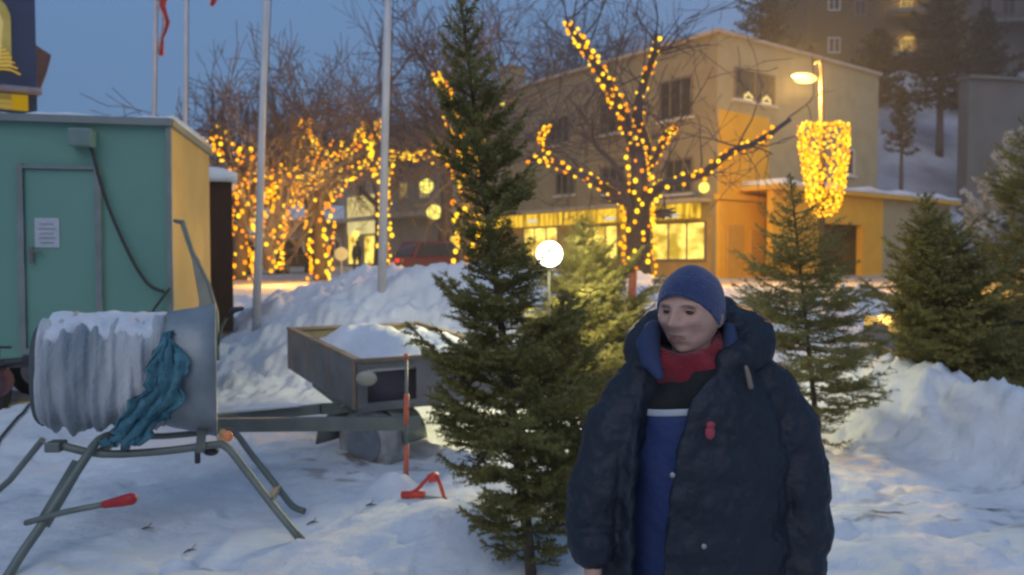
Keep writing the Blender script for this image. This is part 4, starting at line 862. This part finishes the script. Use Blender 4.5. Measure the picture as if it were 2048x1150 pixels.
m.beam(tq(-.03, 0, TT+.012), tq(Ls_+.03, 0, TT+.012), .06, .03); m.beam(tq(-.03, Wf, TT+.012), tq(Ls_+.03, Wf, TT+.012), .06, .03); m.beam(tq(-.02, .03, TT+.010), tq(-.02, Wf-.03, TT+.010), .05, .028); m.beam(tq(Ls_, .03, TT+.010), tq(Ls_, Wf-.03, TT+.010), .05, .028)
for a_ in (.0, .62, 1.25, 1.9): m.beam(tq(a_, -.018, TB), tq(a_, -.018, TT), .045, .03, (1, 0, 0))
m.build('rim', TRT, tl)
m = MB(tl.location); m.prism([tq(0, 0.01, TB-.03), tq(0, Wf, TB-.03), tq(Ls_, Wf, TB-.03), tq(Ls_, 0.01, TB-.03)], (0, 0, .028)); m.build('floor', TRP, tl)
m = MB(tl.location); m.beam(tq(.35, .02, TB-.02), tq(.12, .3, TB-.2), .05); m.beam(tq(1.2, .02, TB-.02), tq(.6, .25, TB-.24), .05); m.beam(tq(0, .0, TB-.06), tq(-.02, .1, TB-.18), .06)
m.beam(P(425, 838, 6.35), P(640, 818, 6.5), .07, .075); m.beam(P(640, 818, 6.5), P(880, 800, 7.2), .07, .08); m.beam(P(425, 850, 6.0), P(840, 846, 6.15), .07, .10); m.build('drawbar', FRM, tl)
m = MB(tl.location); m.beam(P(470, 833, 6.3)+Vector((0, 0, .048)), P(600, 822, 6.42)+Vector((0, 0, .048)), .06, .02); m.build('snow_on_drawbar', SNOW2, tl, bevel=.008)
m = MB(tl.location); hw_ = P(733, 757, 6.33); m.ell(hw_, (.085, .03, .062), 20, 10); m.build('lamp_lens', mat('pale_lens', (.30, .29, .22), (.38, .36, .27), .4), tl, True)
WC = P(745, 905, 6.7); WC.z = gz(WC.x, WC.y)+.13
m = MB(tl.location); m.tube([WC+Vector((-.05, -.09, 0)), WC+Vector((.05, .09, 0))], .30, 24); wh = m.build('wheel', mat('slushy_tyre', (.16, .145, .13), (.5, .48, .46), .85, 5, .6), tl, bevel=.04); m = MB(tl.location); m.tube([WC+Vector((-.06, -.115, 0)), WC+Vector((-.04, -.07, 0))], .17, 18); m.build('rim', RIM, wh)
m = MB(tl.location); rg_ = []
for k in range(11):
    t = PI*k/10; c = WC+Vector((math.cos(t)*.37, math.cos(t)*-.0, math.sin(t)*.36)); rg_.append([c+Vector((-.08, -.13, 0)), c+Vector((.08, .13, 0))])
m.loft(rg_, closed=False, cap=False); ob = m.build('mudguard', FRM, tl, True, fix=False); s_ = ob.modifiers.new('s', 'SOLIDIFY'); s_.thickness = .015
# snow in the trailer
m = MB(tl.location+Vector((0, 0, .01))); rows = []
for i in range(22):
    a_ = .04+(Ls_-.08)*i/21; row_ = []
    for k in range(18):
        b_ = .04+(Wf-.08)*k/17; e = min(1, min(i, 21-i, k, 17-k)/3); zz = TT-.06+e*(.10+.08*math.exp(-((a_-.75)/.6)**2-((b_-.5)/.45)**2)+.11*mnoise.noise(Vector((a_*3, b_*3, 1)))+.05*mnoise.noise(Vector((a_*9, b_*9, 4))))-.10*math.exp(-((a_-1.8)/.35)**2)
        row_.append(tq(a_, b_, zz))
    rows.append(row_)
m.loft(rows, closed=False, cap=False); ob = m.build('snow_load', SNOW2, None, True, fix=False); s_ = ob.modifiers.new('s', 'SOLIDIFY'); s_.thickness = .05; tag(ob, 'lumpy load of snow heaped in the grey trailer', 'snow')
# orange strap pole and red tool
ORG = mat('orange_red_plastic', (.55, .11, .05), (.62, .16, .08), .5, 5)
so_ = P(812, 965, 5.75); so_.z = gz(so_.x, so_.y)
st_ = thing('marker_stake', 'thin stake with orange sleeves standing in front of the trailer', 'marker stake', so_)
m = MB(so_); m.tube([so_-Vector((0, 0, .1)), P(813, 708, 5.75)], .012, 8); m.build('stake', FRM, st_, True)
for v0, v1 in ((718, 708), (850, 788), (962, 890)):
    m = MB(so_); m.tube([P(812, v0, 5.75), P(813, v1, 5.75)], .019, 10); m.build('sleeve', ORG, st_, True)
ro = P(850, 962, 5.5); ro.z = gz(ro.x, ro.y)
rt = thing('bow_saw', 'orange-red bow saw lying on the snow against the tallest spruce', 'saw', ro)
m = MB(ro); z_ = ro.z; pts_ = smooth_path([Vector((ro.x-.14, 5.5, z_+.03)), Vector((ro.x-.06, 5.47, z_+.06)), Vector((ro.x+.06, 5.45, z_+.18)), Vector((ro.x+.1, 5.45, z_+.13)), Vector((ro.x+.14, 5.42, z_+.02))], 4); m.tube(pts_, .013, 8); m.tube([Vector((ro.x-.16, 5.5, z_+.02)), Vector((ro.x, 5.46, z_+.035))], .026, 8); m.tube([Vector((ro.x+.03, 5.44, z_+.15)), Vector((ro.x+.10, 5.44, z_+.16))], .03, 8); m.build('frame', mat('red_saw_paint', (.6, .05, .03), (.7, .08, .05), .4), rt, True)
m = MB(ro); m.beam(Vector((ro.x-.14, 5.49, z_+.02)), Vector((ro.x+.16, 5.41, z_+.015)), .004, .025); m.build('blade', STEEL, rt)
# snow ball lump + twigs on the snow
for i, (u, v, D, a, l, lb) in enumerate(((292, 1081, 4.85, .3, .05, 'short dark twig on the snow at the bottom left'), (378, 1105, 4.65, .9, .06, 'forked dark twig on the snow at the bottom left, right of a shorter one'), (625, 1050, 5.1, .4, .04, 'tiny twig on the snow right of the funnel legs'), (740, 1028, 5.35, .2, .04, 'tiny twig on the snow below the trailer wheel'), (480, 800, 8.6, .2, .14, 'thin dark stick on the snow left of the trailer'), (530, 795, 8.7, -.5, .10, 'dark stub of a branch sticking from the snow beside the trailer'))):
    q = P(u, v, D); q.z = gz(q.x, q.y)+.004; m = MB(q); d = Vector((math.cos(a), .3*math.sin(a), .15)); m.tube([q-d*l, q+Vector((0, 0, .012)), q+d*l], [.004, .006, .002], 5); m.tube([q, q+Vector((l*.4, l*.7, .03))], .003, 4); tag(m.build('twig', BARKS, None), lb, 'twig', 'twigs on the snow')
q0 = P(-10, 838, 6.6); q1 = P(105, 800, 7.6); m = MB(q0); pts_ = []
for k in range(12):
    a_ = q0.lerp(q1, k/11); a_.z = gz(a_.x, a_.y)+.02; pts_.append(a_)
m.tube(pts_, .012, 6); tag(m.build('power_cord', CABLE, None, True), 'dark cord lying across the snow at the left edge', 'cord')
# ================================================================== THE MAN
px_, py_ = (1385-1024)/F*2.45, 2.45
YAW = R(-22)
pl0 = Vector((px_, py_, gz(px_, py_)))
CO = mat('navy_parka', (.005, .0085, .016), (.009, .014, .025), .6, 5, .6, 26)
CO2 = mat('parka_lining', (.018, .03, .08), (.028, .045, .11), .8, 6, .3)
SKIN = mat('skin', (.53, .29, .20), (.60, .35, .25), .5, 26, .3, 140)
HAT = mat('blue_knit', (.026, .040, .115), (.040, .058, .15), .95, 40, .5, 120, sheen=.3)
REDS = mat('red_scarf', (.17, .006, .014), (.27, .012, .022), .95, 14, .6, 80, sheen=.2)
BLK = mat('black_sweater', (.008, .010, .010), (.015, .018, .016), .9, 20, .4, 90)
SUIT = mat('blue_overalls', (.014, .030, .11), (.024, .045, .15), .7, 5, .4, 30)
BODY = None
class PM(MB):                        # local person frame: z measured from world 0, yaw applied
    pass
def loc(p, yaw=YAW):
    c, s = math.cos(yaw), math.sin(yaw); return Vector((p[0]*c-p[1]*s, p[0]*s+p[1]*c, p[2]))
man = None
def smoothstep(a, b, x):
    t = max(0, min(1, (x-a)/(b-a))); return t*t*(3-2*t)
# head
HC = Vector((-.016, -.040, 1.537)); HY = R(-35); HS = 1.10
def g3(p, c, s): return math.exp(-sum(((p[i]-c[i])/s[i])**2 for i in range(3)))
def headpt(az, el):
    x = math.sin(az)*math.cos(el); y = -math.cos(az)*math.cos(el); z = math.sin(el)
    p = [x*.077, y*.098, z*.122]
    lo_ = max(0, -p[2])/.122
    p[0] *= 1-.31*lo_**1.7; 
    if y < 0: p[1] *= 1-.10*lo_
    else: p[1] *= 1-.45*lo_
    if y < 0:
        f_ = lambda cx, cz, sx, sz: math.exp(-((p[0]-cx)/sx)**2-((p[2]-cz)/sz)**2)
        d = .0
        d += .012*f_(0, .012, .011, .022)+.020*f_(0, -.012, .012, .016)+.023*f_(0, -.026, .015, .011)
        for s_ in (-1, 1):
            d -= .013*f_(s_*.031, .012, .015, .012)
            d += .009*f_(s_*.031, .034, .024, .009)
            d += .008*f_(s_*.042, -.018, .018, .016)
            d += .006*f_(s_*.016, -.027, .007, .007)
            d -= .005*f_(s_*.034, -.052, .008, .02)
            d -= .008*f_(s_*.05, -.045, .015, .02)
        d += .004*f_(0, -.058, .024, .007)+.004*f_(0, -.071, .020, .007)-.005*f_(0, -.0645, .026, .003)-.004*f_(0, -.084, .018, .006)
        d += .012*f_(0, -.104, .022, .014)
        d += .006*f_(.0, .052, .05, .006)*0
        for s_ in (-1, 1):
            d -= .004*(f_(s_*.026, -.040, .004, .012)+f_(s_*.034, -.056, .004, .010)); d -= .003*f_(s_*.033, -.006, .014, .003); d += .003*f_(s_*.033, -.001, .013, .004)
        p[1] -= d*1.3
    return [p[0]*HS*1.07, p[1]*HS, p[2]*1.03]
m = MB(); na, ne = 120, 100; vs = []
for j in range(ne+1):
    el = -PI/2+PI*j/ne
    for i in range(na): vs.append(HC+loc(headpt(2*PI*i/na, el), HY))
m.add(vs, [(j*na+i, j*na+(i+1)%na, (j+1)*na+(i+1)%na, (j+1)*na+i) for j in range(ne) for i in range(na)])
for s_ in (-1, 1):                    # ears
    m.ell(HC+loc((s_*.087, .010, -.006), HY), (.012, .02, .032), 12, 10, Matrix.Rotation(HY, 3, 'Z'))
m.rtube([loc((0, .0, 1.20)), loc((-.0, .0, 1.32)), HC+loc((0, .02, -.13), HY), HC+loc((0, .022, -.04), HY)], [.11, .075, .062, .06], 18)
# torso, arms, legs (under the clothes), hands with fingers
m.loft([[loc((rx*math.sin(t), -ry*math.cos(t), z)) for t in np.linspace(0, 2*PI, 24, False)] for z, rx, ry in ((.84, .15, .11), (.95, .16, .12), (1.1, .145, .11), (1.25, .17, .12), (1.36, .15, .10), (1.40, .09, .07))])
ARM = {1: [(.19, .0, 1.34), (.27, .02, 1.18), (.315, .0, 1.02), (.315, -.05, .88), (.31, -.09, .78)], -1: [(-.13, -.0, 1.31), (-.235, -.05, 1.18), (-.30, -.06, 1.02), (-.315, -.10, .88), (-.315, -.13, .78)]}
for s_, ap_ in ARM.items():
    m.rtube([Vector(q) for q in ap_], [.055, .048, .042, .034, .026], 12)
    wr = Vector(ap_[-1]); dn_ = Vector((s_*.0, -.18, -1)).normalized(); fw = Vector((0, -1, .18)).normalized(); inn = Vector((-s_, 0, 0))
    # palm: flattened
    m.loft([[wr+dn_*t_+fw*(w_*math.cos(a_))+inn*(th_*math.sin(a_)) for a_ in np.linspace(0, 2*PI, 14, False)] for t_, w_, th_ in ((-.01, .024, .018), (.02, .034, .017), (.055, .042, .016), (.09, .041, .014), (.098, .034, .010))])
    for k, (of, ln_) in enumerate(((.031, .068), (.011, .078), (-.010, .073), (-.030, .056))):
        b_ = wr+dn_*.088+fw*of; j1 = b_+dn_*ln_*.45+inn*.008; j2 = j1+dn_*ln_*.30+inn*.016; j3 = j2+dn_*ln_*.2+inn*.018
        m.rtube([b_, j1, j2, j3], [.0092, .0088, .008, .007], 10)
    b_ = wr+dn_*.028+fw*.03+inn*.004; m.rtube([b_, b_+dn_*.03+fw*.022+inn*.01, b_+dn_*.058+fw*.026+inn*.018], [.013, .011, .009], 10)
for s_ in (-1, 1):
    m.rtube([loc((s_*.09, 0, .88)), loc((s_*.11, -.01, .5)), loc((s_*.115, .0, .28)), loc((s_*.12, .01, .10)), loc((s_*.125, -.05, .06)), loc((s_*.13, -.14, .045))], [.085, .06, .056, .042, .04, .035], 12)
m.v = [tuple(Vector(q)+Vector((px_, py_, 0))-pl0) for q in m.v]; m.o = pl0.copy()
man = m.build('person', SKIN, None, True)
rm = man.modifiers.new('one_body', 'REMESH'); rm.mode = 'VOXEL'; rm.voxel_size = .0042; rm.use_smooth_shade = True
tag(man, 'man in open navy parka, blue knit hat and red scarf', 'person')
def part(name, mb, mt, smooth=True, parent=None, **k):
    mb.v = [tuple(Vector(q)+Vector((px_, py_, 0))-pl0) for q in mb.v]; mb.o = Vector(); return mb.build(name, mt, parent or man, smooth, **k)
# hat
m = MB(); rows = []
for j in range(26):
    el = PI/2-(PI*.62)*j/25; row_ = []
    for i in range(64):
        az = 2*PI*i/64; x = math.sin(az)*math.cos(el)*.0985; y = -math.cos(az)*math.cos(el)*.121+.010; z = .018+math.sin(el)*.132
        zr = .068-(y+.11)*.92                       # slanted rim
        if z < zr: z = zr+(z-zr)*.04
        if j > 22: x *= 1.02; y *= 1.015
        bul = math.exp(-((y-.085)/.05)**2-((z-.085)/.045)**2-(x/.06)**2); y += .020*bul; z += .012*bul
        z -= .004*math.exp(-((z-.13)/.02)**2); row_.append(HC+loc((x, y, z), HY)+Vector((0, 0, 0)))
    rows.append(row_)
m.loft(rows, cap=False); hat = part('hat', m, HAT, fix=False); s_ = hat.modifiers.new('s', 'SOLIDIFY'); s_.thickness = .005; s_.offset = 1
# brows, eyes, lips
EYEM = mat('eye_dark', (.03, .022, .018), (.05, .04, .03), .25, 8); LIPM = mat('lips', (.27, .125, .10), (.31, .15, .12), .5, 30); BROW = mat('grey_brow_hair', (.16, .11, .085), (.22, .16, .13), .9, 60)
for s_ in (-1, 1):
    m = MB(); m.ell(HC+loc((s_*.0345, -.0870, .0110), HY), (.0135, .0085, .0060), 14, 10, Matrix.Rotation(HY, 3, 'Z')); e_ = part('eye', m, EYEM)
    m = MB(); m.rtube([HC+loc((s_*(.018+.008*k), -.1075+.0024*k*k*.42, .028+.0035*math.sin(k*.9)), HY) for k in range(5)], [.0022, .003, .0032, .003, .002], 6); part('eyebrow', m, BROW)
    m = MB(); m.rtube([HC+loc((s_*(.021+.0067*k), -.0985+.0013*k*k*.5, .0165+.0028*math.sin(k*.8)), HY) for k in range(5)], [.002, .0028, .003, .0026, .002], 6); part('eyelid', m, SKIN)
m = MB(); m.rtube([HC+loc((.0062*k, -.1020+.00062*k*k, -.0640-.0005*k*k*.4), HY) for k in range(-4, 5)], [.0012]+[.0026]*7+[.0012], 8); part('upper_lip', m, LIPM)
m = MB(); m.rtube([HC+loc((.0058*k, -.1010+.00062*k*k, -.0705+.0003*k*k), HY) for k in range(-3, 4)], [.0012]+[.0028]*5+[.0012], 8); part('lower_lip', m, LIPM)
# scarf cowl
m = MB(); rows = []
for j in range(16):
    f_ = j/15; row_ = []
    for i in range(72):
        az = 2*PI*i/72; fr2 = .5+.5*math.cos(az); zt2 = 1.475-.062*fr2**2; zb2 = 1.30+.05*(1-fr2); z = zt2+(zb2-zt2)*f_
        rr = .080+.030*math.sin(PI*min(1, f_*1.1))**.7+.006*math.sin(az*3+f_*7)+.004*math.sin(az*7-f_*11)
        row_.append(loc((rr*math.sin(az)*1.06-.012, -rr*math.cos(az)*(1.08-.12*f_)-.012, z), R(-26)))
    rows.append(row_)
m.loft(rows, cap=False); sc = part('scarf', m, REDS, fix=False); s_ = sc.modifiers.new('s', 'SOLIDIFY'); s_.thickness = .014
# sweater, stripe, overalls
def torso(z0_, z1_, gx=0, n=9, fz=None):
    m = MB(); rows = []
    Zt = [.40, .70, .95, 1.15, 1.30, 1.38, 1.42]; RX = [.21, .215, .205, .20, .185, .14, .09]; RY = [.16, .165, .155, .15, .145, .12, .09]
    for j in range(n):
        z = z0_+(z1_-z0_)*j/(n-1); rx = float(np.interp(z, Zt, RX))+gx; ry = float(np.interp(z, Zt, RY))+gx
        rows.append([loc((rx*math.sin(t)+.004*math.sin(z*40+t*3), -ry*math.cos(t)-.004*math.sin(z*28+t*5), z+.02*math.sin(t)), YAW) for t in np.linspace(0, 2*PI, 48, False)])
    m.loft(rows); return m
part('sweater', torso(1.262, 1.42), BLK)
part('chest_stripe', torso(1.246, 1.266, .004, 4), mat('white_stripe_cloth', (.42, .44, .46), (.52, .54, .56), .8, 12))
ov = part('overalls', torso(.62, 1.25, .001, 30), SUIT)
m = MB()
for s_ in (-1, 1): m.rtube([loc((s_*.10, 0, .74)), loc((s_*.12, -.01, .5)), loc((s_*.12, .0, .28)), loc((s_*.12, .01, .16))], [.12, .105, .095, .085], 18)
part('trouser_legs', m, SUIT)
m = MB(); m.rtube([loc((.02, -.172, 1.22)), loc((.015, -.176, 1.05)), loc((.01, -.18, .85)), loc((.01, -.18, .7))], [.004]*4, 6); part('zip', m, BLK)
m = MB(); m.beam(loc((.03, -.176, 1.03)), loc((.11, -.15, 1.025)), .006, .012); m.beam(loc((.015, -.186, .95)), loc((.10, -.165, .945)), .006, .016); part('pocket_flap', m, FRAMED)
for s_ in (-1, 1):
    m = MB(); m.rtube([loc((s_*.12, .05, .05)), loc((s_*.125, -.05, .06)), loc((s_*.13, -.16, .045))], [.055, .058, .045], 14); m.rtube([loc((s_*.12, .02, .05)), loc((s_*.12, .02, .24))], [.06, .065], 14); part('boot', m, RUB)
# parka
m = MB(); Zc = [.50, .62, .8, 1.0, 1.15, 1.27, 1.345, 1.39, 1.43]; RXc = [.315, .315, .31, .295, .275, .25, .205, .155, .125]; RYc = [.235, .235, .23, .22, .21, .195, .17, .145, .12]
HWc = [.040, .042, .046, .055, .062, .072, .088, .10, .10]; CCx = [-.185, -.185, -.175, -.165, -.150, -.136, -.105, -.065, -.03]
outer = []; inner_ = []
for j in range(40):
    z = .5+.93*j/39; rx = np.interp(z, Zc, RXc); ry = np.interp(z, Zc, RYc); hw = np.interp(z, Zc, HWc); cx = np.interp(z, Zc, CCx)
    # opening centre (unrotated frame x) -> angle
    tc_ = math.asin(max(-.9, min(.9, cx/rx))); th = math.asin(min(.9, hw/rx)); ro_ = []; ri_ = []
    for i in range(61):
        t = tc_+th+(2*PI-2*th)*i/60
        q = 1+.012*math.sin(z*52+math.sin(t*2)*.8)+.028*mnoise.noise(Vector((math.sin(t)*2.2, math.cos(t)*2.2, z*4.5)))
        flare = 1.0+.07*math.exp(-min(i, 60-i)/3)
        ro_.append(Vector((rx*q*flare*math.sin(t)+.015, -ry*q*flare*math.cos(t)+.01, z))); ri_.append(Vector(((rx*q-.03)*flare*math.sin(t)+.015, -(ry*q-.03)*flare*math.cos(t)+.01, z)))
    outer.append(ro_+ri_[::-1])
m.loft(outer)
SLV = {1: ([(.10, .01, 1.37), (.19, .01, 1.33), (.262, .01, 1.24), (.305, .0, 1.12), (.325, -.02, .98), (.320, -.05, .86), (.312, -.08, .775)], [.07, .088, .100, .104, .098, .09, .075]),
       -1: ([(-.07, .01, 1.375), (-.13, .0, 1.345), (-.21, -.02, 1.24), (-.262, -.04, 1.12), (-.300, -.06, .98), (-.312, -.08, .90), (-.315, -.11, .86)], [.06, .078, .088, .092, .088, .082, .070])}
for s_, (pp2, rr2) in SLV.items():
    pts_ = smooth_path([Vector(q) for q in pp2], 5); n_ = len(pts_); r2 = [float(np.interp(i/(n_-1)*(len(rr2)-1), range(len(rr2)), rr2)) for i in range(n_)]
    r2 = [a_*(1+.05*math.sin(i*1.1)+.05*mnoise.noise(Vector((i*.37, s_*3, 0)))) for i, a_ in enumerate(r2)]; m.rtube(pts_, r2, 20)
# hood: thick roll behind the neck, wide collar wings
hd = []; hr = []
for k in range(21):
    t = -PI*.80+2*PI*.80*k/20        # 0 = back
    b_ = .5+.5*math.cos(t)
    xx = (.165 if t > 0 else .150)*math.sin(t)*(1.0+.06*b_); yy_ = .035+.135*math.cos(t); z = 1.365+.105*b_+.03*math.sin(abs(t))-(.03*math.sin(abs(t)) if t < 0 else 0)
    hd.append(loc((xx+.01, yy_, z), R(-14))); hr.append(.036+.056*b_**.7)
m.rtube(hd, hr, 20)
m.ell(loc((.055, .12, 1.505), R(-14)), (.115, .085, .088), 24, 16)
m.ell(loc((.13, .075, 1.45), R(-14)), (.068, .075, .095), 20, 14)
par = part('parka', m, CO, fix=False)
rm = par.modifiers.new('r', 'REMESH'); rm.mode = 'VOXEL'; rm.voxel_size = .008; rm.use_smooth_shade = True
sm = par.modifiers.new('sm', 'SMOOTH'); sm.iterations = 5; sm.factor = .5
tx = bpy.data.textures.new('cloth_folds', 'CLOUDS'); tx.noise_scale = .085; tx.noise_depth = 3
dm = par.modifiers.new('folds', 'DISPLACE'); dm.texture = tx; dm.strength = .022; dm.mid_level = .5; dm.texture_coords = 'LOCAL'
tx2 = bpy.data.textures.new('fine_folds', 'CLOUDS'); tx2.noise_scale = .035; tx2.noise_depth = 2
dm2 = par.modifiers.new('fine_folds', 'DISPLACE'); dm2.texture = tx2; dm2.strength = .012; dm2.mid_level = .5; dm2.texture_coords = 'LOCAL'
# lining visible at the hood front and along the opening
m = MB()
m.rtube([Vector((-.125, -.135, 1.365)), Vector((-.145, -.10, 1.405)), Vector((-.145, -.055, 1.450)), Vector((-.120, -.005, 1.490))], [.014, .030, .036, .026], 16); part('lining', m, CO2)
m = MB(); m.rtube([Vector((.088, -.085, 1.42)), Vector((.104, -.06, 1.455)), Vector((.108, -.02, 1.49))], [.018, .024, .02], 16); part('lining', m, CO2)
def onfront(u, v, D): return P(u, v, D)-Vector((px_, py_, 0))
m = MB(); q = onfront(1420, 865, 2.225); m.ell(q, (.014, .007, .020), 14, 10); m.ell(q+Vector((.001, -.003, .022)), (.013, .006, .010), 12, 8); part('badge', m, mat('red_badge', (.32, .035, .05), (.4, .05, .07), .6))
for (u, v, D) in ((1345, 950, 2.20), (1408, 1093, 2.20)):
    m = MB(); q = onfront(u, v, D); m.ell(q, (.008, .005, .008), 12, 8); part('snap_button', m, mat('dull_brass', (.35, .30, .24), None, .35, metal=.6))
m = MB(); q = onfront(1497, 752, 2.30); m.rtube([q+Vector((-.006, .004, .025)), q, q+Vector((.006, .0, -.03))], [.006, .008, .009], 10); part('toggle', m, mat('tan_toggle', (.20, .15, .11), (.26, .2, .15), .6))
# ================================================================== AIR
m = MB(); m.box((10, 75, 24), (330, 250, 58)); hzo = m.build('haze', mat('haze_tmp', (1, 1, 1)), None)
hm = bpy.data.materials.new('lamp_halo_haze'); hm.use_nodes = True; t = hm.node_tree; t.nodes.clear(); pv = t.nodes.new('ShaderNodeVolumePrincipled'); ou = t.nodes.new('ShaderNodeOutputMaterial')  # haze volume added so the lamps get soft halos
pv.inputs['Color'].default_value = (.9, .92, .95, 1); pv.inputs['Density'].default_value = .0019; pv.inputs['Anisotropy'].default_value = .3; t.links.new(pv.outputs[0], ou.inputs['Volume'])
hzo.data.materials[0] = hm; hzo['kind'] = 'stuff'
